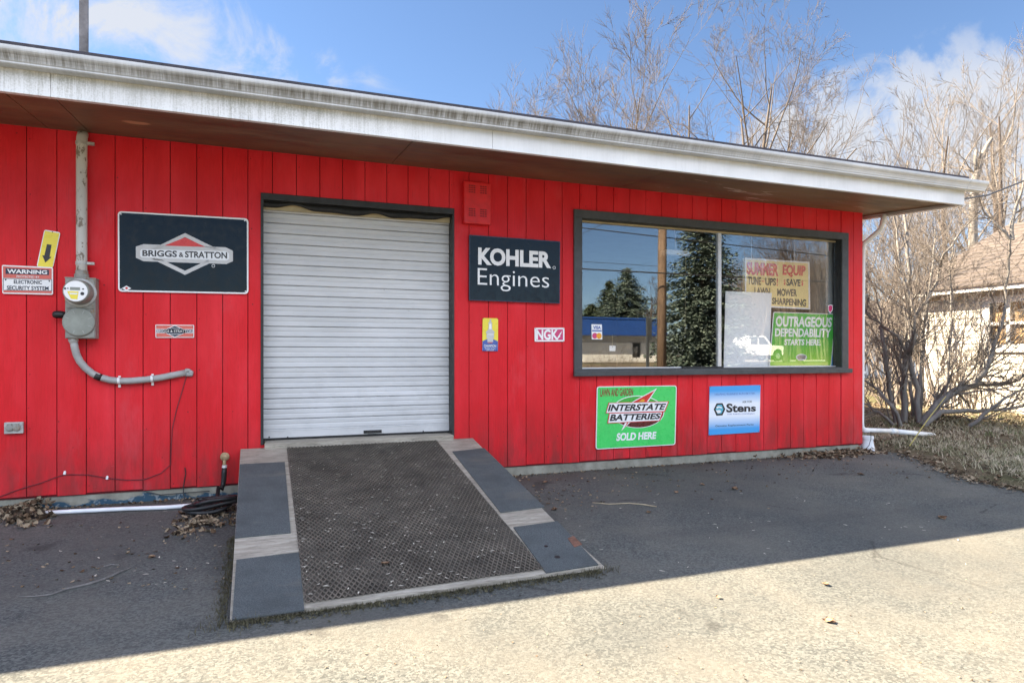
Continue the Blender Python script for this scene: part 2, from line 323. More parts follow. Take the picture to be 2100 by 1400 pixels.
# window glass: mirror coat over clear pane
m = Mat('window_glass'); nt = m.nt; gl = m.node('ShaderNodeBsdfGlossy'); gl.inputs['Roughness'].default_value = 0.003; gl.inputs[0].default_value = (.95,.98,1,1)
tr = m.node('ShaderNodeBsdfTransparent'); lw = m.node('ShaderNodeLayerWeight'); lw.inputs[0].default_value = .5
mx = m.node('ShaderNodeMixShader'); f = m.rng(m.mth('POWER', lw.outputs['Facing'], 5), 0, 1, .125, 1); m.lk(f, mx.inputs[0]); m.lk(tr.outputs[0], mx.inputs[1]); m.lk(gl.outputs[0], mx.inputs[2])
m.lk(mx.outputs[0], nt.nodes['Material Output'].inputs[0]); M['glass'] = m
m = Mat('dark_window_glass', (.02,.025,.03), .036); M['dark_glass'] = m
m = Mat('meter_glass', (.8,.8,.8), .036); m.b.inputs['Transmission Weight'].default_value = .0; m.b.inputs['Alpha'].default_value = .35; M['clear'] = m
M['interior'] = plain('dim_shop_interior', (.10,.085,.07), .9, 0, .2, 1)
M['interior_jamb'] = plain('grey_jamb', (.30,.32,.32), .6)
M['siding_cream'] = plain('cream_siding', (.56,.54,.48), .7, 0, .08, 2)
M['roof_brown'] = plain('brown_shingles', (.085,.07,.062), .95, 0, .35, 8, .5)
M['curtain_amber'] = plain('amber_curtain', (.30,.20,.10), .8, 0, .6, 8)
M['wall_grey'] = plain('grey_wall', (.30,.30,.29), .8, 0, .1, 1); M['wall_pale'] = plain('pale_wall', (.52,.52,.50), .8, 0, .1, 1)
M['blue_metal'] = plain('blue_metal_fascia', (.013,.055,.22), .45, 0, .08, 1)
M['pole_wood'] = wood('utility_pole_wood', (.11,.07,.045), (.24,.16,.105), (5, 5, .35))
M['car_white'] = plain('white_car_paint', (.72,.72,.72), .2, 0, .03, 1); M['tyre'] = plain('tyre', (.02,.02,.02), .8); M['chrome'] = plain('chrome', (.6,.6,.6), .25, .8)

# ------------------------------------------------------------------ mesh builder
WL = {}
class MB:
    def __init__(s): s.v = []; s.f = []
    def add(s, vs, fs):
        o = len(s.v); s.v += [tuple(p) for p in vs]; s.f += [tuple(i+o for i in f) for f in fs]; return s
    def box(s, x0, x1, y0, y1, z0, z1):
        return s.add([(x0,y0,z0),(x1,y0,z0),(x1,y1,z0),(x0,y1,z0),(x0,y0,z1),(x1,y0,z1),(x1,y1,z1),(x0,y1,z1)],
                     [(0,3,2,1),(4,5,6,7),(0,1,5,4),(1,2,6,5),(2,3,7,6),(3,0,4,7)])
    def hexa(s, b, t):                      # bottom 4 and top 4 points
        return s.add(list(b)+list(t), [(0,3,2,1),(4,5,6,7),(0,1,5,4),(1,2,6,5),(2,3,7,6),(3,0,4,7)])
    def poly(s, pts): return s.add(pts, [tuple(range(len(pts)))])
    def prism(s, pts, d):                   # polygon extruded by vector d
        n = len(pts); d = Vector(d); a = [Vector(p) for p in pts]; b = [p+d for p in a]
        fs = [tuple(range(n)), tuple(range(2*n-1, n-1, -1))]+[((i+1) % n, i, n+i, n+(i+1) % n) for i in range(n)]
        return s.add(a+b, fs)
    def tube(s, path, rad, k=6, caps=True):
        path = [Vector(p) for p in path]; n = len(path)
        if not hasattr(rad, '__len__'): rad = [rad]*n
        o = len(s.v); u = None
        for i, p in enumerate(path):
            t = (path[min(i+1, n-1)]-path[max(i-1, 0)])
            t = t.normalized() if t.length > 1e-9 else Vector((0,0,1))
            if u is None: u = t.orthogonal().normalized()
            else:
                u = u - t*u.dot(t); u = u.normalized() if u.length > 1e-6 else t.orthogonal().normalized()
            w = t.cross(u)
            for j in range(k):
                a = 2*pi*j/k; q = p+(u*cos(a)+w*sin(a))*rad[i]; s.v.append((q.x, q.y, q.z))
        for i in range(n-1):
            for j in range(k):
                a = o+i*k+j; b = o+i*k+(j+1) % k; s.f.append((a, b, b+k, a+k))
        if caps: s.f.append(tuple(o+j for j in range(k-1, -1, -1))); s.f.append(tuple(o+(n-1)*k+j for j in range(k)))
        return s
    def lathe(s, c, axis, prof, k=24):      # prof: (along axis, radius)
        c = Vector(c); axis = Vector(axis).normalized(); u = axis.orthogonal().normalized(); w = axis.cross(u); o = len(s.v)
        for h, r in prof:
            for j in range(k):
                a = 2*pi*j/k; q = c+axis*h+(u*cos(a)+w*sin(a))*max(r, 1e-5); s.v.append((q.x,q.y,q.z))
        for i in range(len(prof)-1):
            for j in range(k):
                a = o+i*k+j; b = o+i*k+(j+1) % k; s.f.append((a, b, b+k, a+k))
        s.f.append(tuple(o+j for j in range(k-1, -1, -1))); s.f.append(tuple(o+(len(prof)-1)*k+j for j in range(k)))
        return s
    def build(s, name, mat, parent=None, smooth=False, bevel=0, loc=None, kind=None):
        off = Vector(WL.get(parent.name, (0,0,0))) if parent else (Vector(loc) if loc else Vector((0,0,0)))
        me = bpy.data.meshes.new(name); me.from_pydata([(a-off.x, b-off.y, c-off.z) for a, b, c in s.v], [], s.f)
        if bevel:
            bm = bmesh.new(); bm.from_mesh(me); bmesh.ops.recalc_face_normals(bm, faces=bm.faces)
            ed = [e for e in bm.edges if len(e.link_faces) == 2 and e.calc_face_angle(0) > .6]
            bmesh.ops.bevel(bm, geom=ed, offset=bevel, segments=2, affect='EDGES', profile=.6); bm.to_mesh(me); bm.free()
        if smooth:
            me.polygons.foreach_set('use_smooth', [True]*len(me.polygons))
        me.materials.append((M[mat] if isinstance(mat, str) else mat).m)
        o = bpy.data.objects.new(name, me); COL.objects.link(o)
        if parent: o.parent = parent; WL[o.name] = off
        else: o.location = off; WL[o.name] = off
        if kind: o['kind'] = kind
        return o
def tag(o, label, cat, group=None):
    o['label'] = label; o['category'] = cat
    if group: o['group'] = group
    return o
def thing(name, label, cat, loc, group=None):
    o = bpy.data.objects.new(name, None); COL.objects.link(o); o.location = loc; o.empty_display_size = .1
    WL[o.name] = Vector(loc); return tag(o, label, cat, group)
def cells(x0, x1, z0, z1, holes):           # rectangle minus rectangular holes
    xs = sorted({x0, x1, *[min(max(h[i], x0), x1) for h in holes for i in (0,1)]}); zs = sorted({z0, z1, *[min(max(h[i], z0), z1) for h in holes for i in (2,3)]})
    out = []
    for a, b in zip(xs, xs[1:]):
        run = None
        for c, d in zip(zs, zs[1:]):
            mx_, mz = (a+b)/2, (c+d)/2
            if any(h[0] < mx_ < h[1] and h[2] < mz < h[3] for h in holes):
                if run: out.append((a, b, *run)); run = None
            else: run = (run[0], d) if run else (c, d)
        if run: out.append((a, b, *run))
    return out
_tc = {}
def glyphs(s, bold):
    if (s, bold) not in _tc:
        cu = bpy.data.curves.new('lettering', 'FONT'); cu.body = s; cu.size = 1; cu.offset = bold; cu.resolution_u = 4
        o = bpy.data.objects.new('lettering', cu); COL.objects.link(o); bpy.context.view_layer.update()
        me = bpy.data.meshes.new_from_object(o.evaluated_get(bpy.context.evaluated_depsgraph_get()))
        v = [tuple(p.co) for p in me.vertices]; f = [tuple(p.vertices) for p in me.polygons]
        bpy.data.objects.remove(o); bpy.data.curves.remove(cu); bpy.data.meshes.remove(me)
        x0, x1 = min(p[0] for p in v), max(p[0] for p in v); y0, y1 = min(p[1] for p in v), max(p[1] for p in v)
        _tc[(s, bold)] = ([((p[0]-x0)/(x1-x0), (p[1]-y0)/(y1-y0)) for p in v], f)
    return _tc[(s, bold)]
class Print(MB):
    """marks printed on an upright sheet: corners are measured on the photograph and carried to the sheet's plane"""
    def __init__(s, y, origin=(0,0), scale=1.0):
        super().__init__(); s.y = y; s.o = origin; s.k = scale
    def P(s, p): return wp(s.o[0]+p[0]/s.k, s.o[1]+p[1]/s.k, s.y)
    def text(s, txt, tl, tr, br, bl, bold=.02):
        v, f = glyphs(txt, bold)
        pts = []
        for a, b in v:
            top = (tl[0]+(tr[0]-tl[0])*a, tl[1]+(tr[1]-tl[1])*a); bot = (bl[0]+(br[0]-bl[0])*a, bl[1]+(br[1]-bl[1])*a)
            pts.append(s.P((bot[0]+(top[0]-bot[0])*b, bot[1]+(top[1]-bot[1])*b)))
        return s.add(pts, f)
    def shape(s, *pts): s.poly([s.P(p) for p in pts]); return s
    def ring(s, outer, inner):              # frame between two outlines with the same number of corners
        n = len(outer); a = [s.P(p) for p in outer]; b = [s.P(p) for p in inner]
        return s.add(a+b, [(i, (i+1) % n, n+(i+1) % n, n+i) for i in range(n)])
    def ell(s, c, rx, ry, a0=0, a1=360, n=40, shear=0):
        return s.shape(*[(c[0]+rx*cos(radians(a0+(a1-a0)*i/n))-shear*ry*sin(radians(a0+(a1-a0)*i/n)), c[1]+ry*sin(radians(a0+(a1-a0)*i/n))) for i in range(n+1 if (a1-a0) < 360 else n)])
def rounded(c, r, n=4):                     # quad corners -> outline with round corners
    out = []
    for i in range(4):
        p = Vector(c[i]); a = (Vector(c[i-1])-p).normalized(); b = (Vector(c[(i+1) % 4])-p).normalized()
        for j in range(n+1):
            t = j/n*pi/2; out.append(p+a*r*(1-sin(t))+b*r*(1-cos(t)))
    return [tuple(p) for p in out]
def inset(c, d):                            # quad corners moved inwards
    m = [sum(p[i] for p in c)/4 for i in (0,1)]; return [(p[0]+(d if p[0] < m[0] else -d), p[1]+(d if p[1] < m[1] else -d)) for p in c]
def plate(mb, pts, y0, thick):              # outline in photo pixels -> thin upright sheet of real thickness
    return mb

# ------------------------------------------------------------------ ground
def gz(x, y):
    t = min(max((-y-18)/12, 0), 1); return .75*t*t*(3-2*t)
mb = MB(); xs = [-400,-150,-80,-40,-20,0,20,40,60,80,150,400]; ys = [-400,-200,-120,-80,-60,-45]+[-30+i for i in range(0,13)]+[-10,0,20,60,150,400]
for yy in ys:
    for xx in xs: mb.v.append((xx, yy, gz(xx, yy)-.02))
for j in range(len(ys)-1):
    for i in range(len(xs)-1):
        a = j*len(xs)+i; mb.f.append((a, a+1, a+1+len(xs), a+len(xs)))
mb.build('ground', 'soil', kind='structure')
edge = [gp(*p) for p in ((1795, 921), (1850, 930), (1905, 951), (1950, 968), (1995, 985), (2050, 997), (2110, 1008))]
edge = [Vector((7.24, 0.02, 0))]+edge+[Vector((6.6, -3.2, 0)), Vector((7.6, -5.0, 0)), Vector((10.5, -9, 0)), Vector((16, -17.5, 0))]
MB().poly([(-30, .03, 0)]+[(-30, -17.5, 0)]+[(p.x, p.y, 0) for p in reversed(edge)]).build('parking_lot', 'asphalt', kind='structure')
MB().add([(-200,-29.6,.762),(-200,-42,.762),(200,-42,.762),(200,-29.6,.762)], [(0,1,2,3)]).build('road', 'concrete_road', kind='structure')
# grassy verge east of the shop: low uneven bank
def vz(x, y):
    k = min(max((x-7.3)/3.0, 0), 1); kk = min(max((y+.9)/2.2, 0), 1)
    return .02+.17*k*kk+.05*mnoise.noise(Vector((x*1.1, y*1.1, 0)))*kk
def edge_x(y):                              # where the asphalt ends at this depth
    if y >= edge[0].y: return 7.24
    for a, b in zip(edge, edge[1:]):
        if b.y <= y <= a.y: return a.x+(b.x-a.x)*(a.y-y)/max(1e-6, a.y-b.y)
    return 16
def inside(x, y): return x > edge_x(y)      # on the verge side of the asphalt edge
def vz(x, y):
    d = max(0, x-edge_x(y)); k = min(max((x-7.3)/3.0, 0), 1); kk = min(max((y+.9)/2.2, 0), 1)
    return .008+.035*min(d/.6, 1)+.17*k*kk+.03*min(d/.6, 1)*mnoise.noise(Vector((x*1.7, y*1.7, 0)))
mb = MB(); nx, ny = 130, 160; X0, X1, Y0, Y1 = 6.2, 14.0, -8.0, 7.0; idx = {}
for i in range(nx):
    for j in range(ny):
        x = X0+(X1-X0)*i/(nx-1); y = Y0+(Y1-Y0)*j/(ny-1)
        idx[i, j] = len(mb.v); ok = inside(x, y); mb.v.append((x, y, max(.006, vz(x, y)) if ok else -.012))
for i in range(nx-1):
    for j in range(ny-1): mb.f.append((idx[i,j], idx[i+1,j], idx[i+1,j+1], idx[i,j+1]))
mb.build('verge', 'soil', smooth=True, kind='structure')

# ------------------------------------------------------------------ the shop
XL, XR = -6.5, wp(1769, 700).x
PITCH = (wp(1594, 700).x-wp(54.3, 700).x)/37; G0 = wp(54.3, 700).x
ZT, ZB = 3.025, .10
door = [wp(537.5, 600).x, wp(930.5, 600).x, .43, (wp(539, 398).z+wp(931, 431).z)/2]
win = [wp(1192, 600).x, wp(1724, 600).x, (wp(1192, 757).z+wp(1724, 753).z)/2, (wp(1192, 447).z+wp(1724, 492).z)/2]
shop = thing('repair_shop', 'long low repair shop clad in bright red grooved boards with a white eave', 'shop building', (0, 0, 0))
mb = MB(); ch = .0022
def board(x0, x1, z0, z1, y=0.0):
    mb.add([(x0,y+.012,z0),(x1,y+.012,z0),(x1,y+.012,z1),(x0,y+.012,z1),(x0,y+ch,z0),(x1,y+ch,z0),(x1,y+ch,z1),(x0,y+ch,z1),
            (x0+ch,y,z0+ch),(x1-ch,y,z0+ch),(x1-ch,y,z1-ch),(x0+ch,y,z1-ch)],
           [(8,9,10,11),(4,5,9,8),(5,6,10,9),(6,7,11,10),(7,4,8,11),(0,1,5,4),(1,2,6,5),(2,3,7,6),(3,0,4,7)])
i0 = math.floor((XL-G0)/PITCH); i = i0
while G0+i*PITCH < XR:
    a = G0+i*PITCH; b = min(a+PITCH, XR); g = .0028
    for (x0, x1, z0, z1) in cells(a+g, b-(g if b < XR else 0), ZB+random.uniform(-.006, .006), ZT, [door, win]):
        if x1-x0 > .012: board(x0, x1, z0, z1, random.uniform(-.0008, .0008))
    i += 1
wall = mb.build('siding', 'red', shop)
mb = MB(); i = i0                            # painted-over nail heads, every other groove
while G0+i*PITCH < XR-.05:
    for zz in (.16, .62, 1.08, 1.54, 2.0, 2.46, 2.92):
        x_, z_ = G0+i*PITCH+.022+random.uniform(-.004,.004), zz+random.uniform(-.03,.03)
        if not any(h[0]-.12 < x_ < h[1]+.12 and h[2]-.12 < z_ < h[3]+.12 for h in (door, win)): mb.lathe((x_, -.0002, z_), (0,-1,0), [(0,.0042),(.0012,.0036)], 6)
    i += 2
mb.build('nail_heads', 'red_groove', wall, kind='stuff')
mb = MB()
for c in cells(XL, XR-.002, ZB-.01, ZT, [door, win]): mb.box(c[0], c[1], .0105, .09, c[2], c[3])
mb.build('siding_backing', 'red_groove', wall)
# east side and back
mb = MB(); SLOPE = .066
for k in range(40):
    a = .012+k*.2032; b = a+.2032-.006; zt = 3.03+SLOPE*a
    mb.box(XR-.012, XR, a, b, .1, zt)
mb.box(XR-.05, XR-.0125, .012, 8.1, .08, 3.0); mb.box(XL, XR-.05, 8.0, 8.1, .0, 3.5)
mb.build('siding', 'red', shop)
mb = MB(); mb.box(XL, XR-.015, .018, .10, -.05, .108); mb.box(XR-.10, XR-.02, .10, 8.0, -.05, .10); mb.build('foundation', 'footing', shop)
# eave
YF = -1.12; XE = wp(1978, 400, YF).x; zsof = lambda y: 3.02+SLOPE*1.15*y if y < 0 else 3.02+SLOPE*y
seams = sorted([XL, wp(100, 265).x, wp(185, 270).x]+[wp(185, 270).x+2.44*k for k in (1,2)]+[XE-.012])
mb = MB()
for a, b in zip(seams, seams[1:]):
    mb.hexa([(a+.003, YF+.021, zsof(YF)), (b-.003, YF+.021, zsof(YF)), (b-.003, -.001, zsof(0)), (a+.003, -.001, zsof(0))],
            [(a+.003, YF+.021, zsof(YF)+.012), (b-.003, YF+.021, zsof(YF)+.012), (b-.003, -.001, zsof(0)+.012), (a+.003, -.001, zsof(0)+.012)])
mb.hexa([(XR+.001, 0, zsof(0)), (XE-.014, 0, zsof(0)), (XE-.014, 8.1, zsof(8.1)), (XR+.001, 8.1, zsof(8.1))], [(XR+.001, 0, zsof(0)+.012), (XE-.014, 0, zsof(0)+.012), (XE-.014, 8.1, zsof(8.1)+.012), (XR+.001, 8.1, zsof(8.1)+.012)])
soff = mb.build('soffit', 'soffit', shop)
for a, b in zip(seams, seams[1:-1]): mb = MB(); mb.hexa([(b-.006, YF+.021, zsof(YF)+.013), (b+.006, YF+.021, zsof(YF)+.013), (b+.006, -.001, zsof(0)+.013), (b-.006, -.001, zsof(0)+.013)], [(b-.006, YF+.021, zsof(YF)+.02), (b+.006, YF+.021, zsof(YF)+.02), (b+.006, -.001, zsof(0)+.02), (b-.006, -.001, zsof(0)+.02)]); mb.build('seam', 'black_trim', soff)
zf0 = zsof(YF)-.022; zf1 = 3.10
mb = MB(); joints = [XL, wp(104, 150, YF).x, wp(104, 150, YF).x+3.05, XE]
for a, b in zip(joints, joints[1:]):
    mb.box(a+.001, b-.001, YF, YF+.02, zf0, zf1); mb.box(a+.001, b-.001, YF-.006, YF+.035, zf0-.012, zf0)
mb.build('fascia', 'fascia', shop, bevel=.002)
mb = MB()
mb.hexa([(XE-.012, YF+.02, zf0), (XE, YF+.02, zf0), (XE, 8.2, zsof(8.2)-.022), (XE-.012, 8.2, zsof(8.2)-.022)], [(XE-.012, YF+.02, zf1), (XE, YF+.02, zf1), (XE, 8.2, zf1+SLOPE*9.2), (XE-.012, 8.2, zf1+SLOPE*9.2)])
mb.hexa([(XE-.05, YF+.03, zf0-.014), (XE+.004, YF+.03, zf0-.014), (XE+.004, 8.2, zsof(8.2)-.036), (XE-.05, 8.2, zsof(8.2)-.036)], [(XE-.05, YF+.03, zf0-.002), (XE+.004, YF+.03, zf0-.002), (XE+.004, 8.2, zsof(8.2)-.024), (XE-.05, 8.2, zsof(8.2)-.024)])
mb.build('rake_trim', 'white_trim', shop)
GE = wp(2017, 385, YF-.06).x
prof = [(0,3.057), (-.072,3.057), (-.078,3.063), (-.078,3.072), (-.084,3.078), (-.088,3.092), (-.098,3.110), (-.112,3.124), (-.119,3.134), (-.121,3.146), (-.121,3.160), (-.113,3.163), (-.111,3.154), (-.104,3.124), (-.078,3.092), (-.066,3.064), (0,3.064)]
mb = MB(); ends = [XL, wp(1988, 375, YF-.1).x-.004, GE]
for a, b in zip(ends, ends[1:]): mb.prism([(a+.002, YF-.001+y, z) for y, z in prof], (b-a-.004, 0, 0))
mb.prism([(GE-.002, YF-.001+y, z) for y, z in prof[:12]]+[(GE-.002, YF-.001, 3.160)], (.003, 0, 0))
xs_ = wp(1988, 375, YF-.1).x; mb.prism([(xs_-.006, YF-.0015+y*1.03, z-.001) for y, z in prof[:12]]+[(xs_-.006, YF-.0015, 3.159)], (.012, 0, 0))
gut = mb.build('gutter', 'gutter', shop)
mb = MB(); ze = 3.205
mb.hexa([(XL, YF-.03, ze-.012), (XE+.03, YF-.03, ze-.012), (XE+.03, 8.3, ze+SLOPE*9.4), (XL, 8.3, ze+SLOPE*9.4)], [(XL, YF-.03, ze+.012), (XE+.03, YF-.03, ze+.012), (XE+.03, 8.3, ze+.024+SLOPE*9.4), (XL, 8.3, ze+.024+SLOPE*9.4)])
for k in range(1, 9): mb.hexa([(XL, YF-.03+k*.14, ze+.0125+SLOPE*k*.14), (XE+.03, YF-.03+k*.14, ze+.0125+SLOPE*k*.14), (XE+.03, YF-.03+k*.14+.15, ze+.0125+SLOPE*(k*.14+.15)), (XL, YF-.03+k*.14+.15, ze+.0125+SLOPE*(k*.14+.15))], [(XL, YF-.03+k*.14, ze+.018+SLOPE*k*.14), (XE+.03, YF-.03+k*.14, ze+.018+SLOPE*k*.14), (XE+.03, YF-.03+k*.14+.15, ze+.013+SLOPE*(k*.14+.15)), (XL, YF-.03+k*.14+.15, ze+.013+SLOPE*(k*.14+.15))])
mb.build('roof', 'shingle', shop)
# inside of the shop
mb = MB(); x0, x1, y0, y1, z0, z1 = XL+.1, XR-.1, .12, 6.0, .42, 2.95
mb.add([(x0,y0,z0),(x1,y0,z0),(x1,y1,z0),(x0,y1,z0),(x0,y0,z1),(x1,y0,z1),(x1,y1,z1),(x0,y1,z1)], [(0,1,2,3),(7,6,5,4),(1,5,6,2),(2,6,7,3),(3,7,4,0)])
for c in cells(x0, x1, z0, z1, [door, win]): mb.box(c[0], c[1], .105, .12, c[2], c[3])
mb.build('interior', 'interior', shop)

# roller door
YC = .12; zt = door[3]; dr = MB()
dw0, dw1 = door[0]+.004, door[1]-.004
fr = MB(); fr.box(door[0]-.012, door[1]+.004, -.014, .10, zt-.045, zt+.012); fr.box(door[0]-.012, door[0]+.012, -.012, .10, .43, zt-.045); fr.box(door[1]-.016, door[1]+.004, -.012, .16, .43, zt-.045)
fr = fr.build('door_frame', 'black_trim', shop, bevel=.003)
pitch = .0935; prof = []; zz = .545
while zz < zt-.06:
    for a, b in ((0,.019), (.05,.002), (.12,0), (.40,.001), (.47,.004), (.53,.004), (.60,.001), (.88,0), (.94,.002)): prof.append((YC+b, zz+a*pitch))
    zz += pitch
top = (wp(541, 418, YC).z+wp(924, 441, YC).z)/2
mb = MB(); o = 0; NXC = 24
for j, (y, z) in enumerate(prof):
    for i in range(NXC+1):
        x = dw0+(dw1-dw0)*i/NXC; mb.v.append((x, y+.004*mnoise.noise(Vector((x*2.6, 0, z*5)))+.0015*mnoise.noise(Vector((x*9, 3, z*14))), min(z, zt)))
for j in range(len(prof)-1):
    for i in range(NXC): a = j*(NXC+1)+i; mb.f.append((a, a+1, a+NXC+2, a+NXC+1))
curt = mb.build('roller_curtain', 'curtain', shop, smooth=False)
mb = MB(); mb.box(dw0, dw1, YC-.006, YC+.01, .472, .548); mb.box(dw0, dw1, YC-.009, YC-.006, .535, .541); bar = mb.build('bottom_bar', 'curtain', curt, bevel=.002)
for px, py in ((552, 896), (590, 896), (868, 884)): MB().lathe(wp(px, py, YC-.006), (0,-1,0), [(0,.007),(.005,.006)], 10).build('bolt', 'black', curt)
MB().box(dw0, dw1, YC-.004, YC+.02, .452, .4715).build('bottom_seal', 'rubber', curt)
p = wp(765, 885, YC-.03); mb = MB(); mb.box(p.x-.085, p.x+.085, YC-.014, YC-.0065, p.z-.014, p.z+.014); mb.box(p.x-.055, p.x+.055, YC-.036, YC-.026, p.z-.008, p.z+.008); mb.box(p.x-.055, p.x-.045, YC-.03, YC-.014, p.z-.008, p.z+.008); mb.box(p.x+.045, p.x+.055, YC-.03, YC-.014, p.z-.008, p.z+.008); mb.build('handle', 'black', curt, bevel=.002)
mb = MB(); mb.box(dw0, dw1, .092, .10, zt-.112, zt-.045); mb.build('header_board', 'tan_wood', shop)
mb = MB(); n = 90
for i in range(n+1):
    x = dw0+(dw1-dw0)*i/n; u = i/n
    zl = zt-.104+.030*max(0, sin(u*15-.8))**2+.010*sin(u*7+1)
    mb.v += [(x, .058+.012*sin(u*31), zt-.045), (x, .062+.016*sin(u*31), zl), (x, .068+.016*sin(u*31), zl), (x, .064+.012*sin(u*31), zt-.045)]
for i in range(n):
    a = i*4
    for j in range(4): mb.f.append((a+j, a+4+j, a+4+(j+1) % 4, a+(j+1) % 4))
mb.build('weather_strip', 'rubber', shop, smooth=True)
mb = MB(); mb.box(door[0]+.02, door[1]-.02, -.075, .18, .385, .4505); mb.build('threshold', 'weathered', shop, bevel=.006)

# shop window
fx0, fx1 = wp(1175.5, 600).x, wp(1737, 600).x; fz1 = (wp(1175, 428).z+wp(1737, 480).z)/2; fz0 = (wp(1175, 762).z+wp(1737, 757).z)/2-.01
wf = MB(); wf.box(fx0, fx1, -.028, -.001, win[3], fz1); wf.box(fx0, win[0], -.026, -.001, win[2], win[3]); wf.box(win[1], fx1, -.026, -.001, win[2], win[3])
wf.box(fx0, fx1, -.026, -.001, fz0, win[2]); wf = wf.build('window_frame', 'grey_frame', shop, bevel=.003)
mb = MB(); mb.box(fx0-.015, fx1+.03, -.06, -.029, fz0-.035, fz0+.018); mb.build('sill', 'grey_frame', wf, bevel=.004)
mb = MB(); mb.box(win[1]-.003, win[1]+.012, 0, .115, win[2], win[3]); mb.box(win[0]-.012, win[0]+.003, 0, .115, win[2], win[3]); mb.box(win[0]+.003, win[1]-.003, 0, .115, win[3]-.004, win[3]+.012); mb.box(win[0]+.003, win[1]-.003, 0, .115, win[2]-.012, win[2]+.004); mb.build('jamb', 'black_trim', wf)
mb = MB(); mb.box(win[0]+.003, win[1]-.003, YG-.012, YG+.012, win[3]-.022, win[3]-.0045); mb.build('stop_bead', 'tan_wood', wf)
xm0, xm1 = wp(1470.5, 600, YG).x, wp(1477, 600, YG).x
mb = MB(); mb.box(xm0, xm1, YG-.022, YG+.012, win[2]+.005, win[3]-.023); mb.box(win[0]+.004, win[1]-.004, YG-.016, YG+.012, win[2]+.0045, win[2]+.018); mb.build('mullion', 'aluminium', wf, bevel=.002)
MB().box(win[0]+.004, xm0, YG-.003, YG+.003, win[2]+.018, win[3]-.022).build('pane', 'glass', wf)
MB().box(xm1, win[1]-.004, YG-.003, YG+.003, win[2]+.018, win[3]-.022).build('pane', 'glass', wf)
mb = MB(); p = wp(1441, 754, YG-.03); mb.box(p.x-.28, p.x+.28, YG-.05, YG-.017, win[2]+.0045, win[2]+.02); mb.build('latch_track', 'black', wf, bevel=.003)
mb = MB(); mb.box(win[1]-.09, win[1]+.05, YG+.06, YG+.34, win[2], win[3]); mb.build('inner_jamb', 'interior_jamb', wf)

# ------------------------------------------------------------------ east downspout
mb = MB()
def duct(path, w, d):                       # rectangular pipe along a path, rounded a little
    mb.tube(path, [w]*len(path), 8)
P = [(XE-.07, -.16, zsof(-.16)-.02), (XE-.07, -.15, zsof(-.16)-.09), (XE-.085, -.12, 2.80), (XR+.10, -.01, 2.69), (XR+.055, .03, 2.64), (XR+.048, .04, 2.56), (XR+.048, .05, 1.6), (XR+.048, .06, .36), (XR+.055, .06, .30), (XR+.10, .065, .262), (XR+.18, .08, .252), (XR+.78, .19, .205)]
duct(P, .031, .03); ds = mb.build('downspout', 'white_plastic', shop, smooth=True)
mb = MB(); q0 = Vector((XR+.80, .2, .2)); q1 = gp(1914, 892, .09); mb.tube([q0, q0.lerp(q1, .5), q1], .034, 8)
mb.tube([(XR+.70, .175, .21), (XR+.84, .205, .197)], .039, 8); mb.build('downspout_extension', 'white_plastic', shop, smooth=True)
for z in (2.2, 1.0): MB().box(XR+.001, XR+.088, .03, .075, z-.015, z+.015).build('strap', 'white_trim', ds)
c = Vector((XR+.115, .03, 0)); mb = MB(); mb.lathe(c, (0,0,1), [(0.0,.10),(.015,.10),(.02,.088),(.10,.072),(.15,.066),(.152,.076),(.188,.074),(.19,.05)], 20)
tag(mb.build('drain_base', 'white_plastic', loc=c, smooth=False), 'white flared plastic drain base standing under the corner downspout', 'drain base')
mb = MB(); mb.tube([wp(1786, 885, -.1), wp(1786, 900, -.1), wp(1782, 913, -.1), wp(1773, 923, -.1)], .004, 5)
tag(mb.build('cord', 'black', loc=wp(1786, 900, -.1)), 'thin black cord hanging over the white drain base', 'cord')
# roof mast and service wire
pb = dp(172, 100, 6.2); zr = 3.22+SLOPE*(pb.y+1.15); pb.z = zr
mb = MB(); mb.box(pb.x-.035, pb.x+.035, pb.y-.02, pb.y+.02, zr-.02, zr+2.6); mb.lathe((pb.x, pb.y, zr), (0,0,1), [(0,.1),(.02,.09),(.03,.05)], 12)
tag(mb.build('roof_mast', 'mast', loc=pb), 'weathered grey metal mast standing on the shop roof', 'mast')
w0 = Vector((XE+.01, -.98, 2.98)); w1 = dp(2100, 371, 9.0); w2 = dp(2420, 250, 16)
mb = MB(); mb.tube([w0, w0.lerp(w1, .45)-Vector((0,0,.05)), w1, w1.lerp(w2, .5)-Vector((0,0,.06)), w2], .011, 5); mb.tube([w0, w0.lerp(w1, .12)-Vector((0,0,.012))], .024, 6)
tag(mb.build('service_wire', 'black', loc=w0), 'black service wire leaving the eave corner towards the trees', 'wire')

# ------------------------------------------------------------------ signs on the wall
def signboard(name, label, corners, y, mat, o=(0,0), k=1.0, r=0, th=.006, cat='sign', panel='panel'):
    base = wp(o[0]+sum(p[0] for p in corners)/4/k, o[1]+sum(p[1] for p in corners)/4/k, y)
    t = thing(name, label, cat, base)
    q = Print(y, o, k); pts = [q.P(p) for p in (rounded(corners, r) if r else corners)]
    MB().prism(pts, (0, th, 0)).build(panel, mat, t)
    return t
def pr(t, n, o, k, layer=1): return Print(WL[t.name].y-.0012*layer, o, k)
def screws(t, o, k, pts, r=.006, mat='black'):
    for p in pts: MB().lathe(wp(o[0]+p[0]/k, o[1]+p[1]/k, WL[t.name].y), (0,-1,0), [(0,r),(.003,r*.7)], 8).build('screw', mat, t)
o2 = (0, 380); k2 = 3.5
C = [(845,185),(1783,238),(1783,780),(848,762)]
t = signboard('engine_sign', 'large black sign with silver diamond emblem and white border left of the roller door', C, -.02, 's_white', o2, k2, 26, .012)
q = pr(t, 0, o2, k2); q.shape(*rounded(inset(C, 11), 20)); q.build('face', 's_black', t)
q = pr(t, 0, o2, k2, 2)
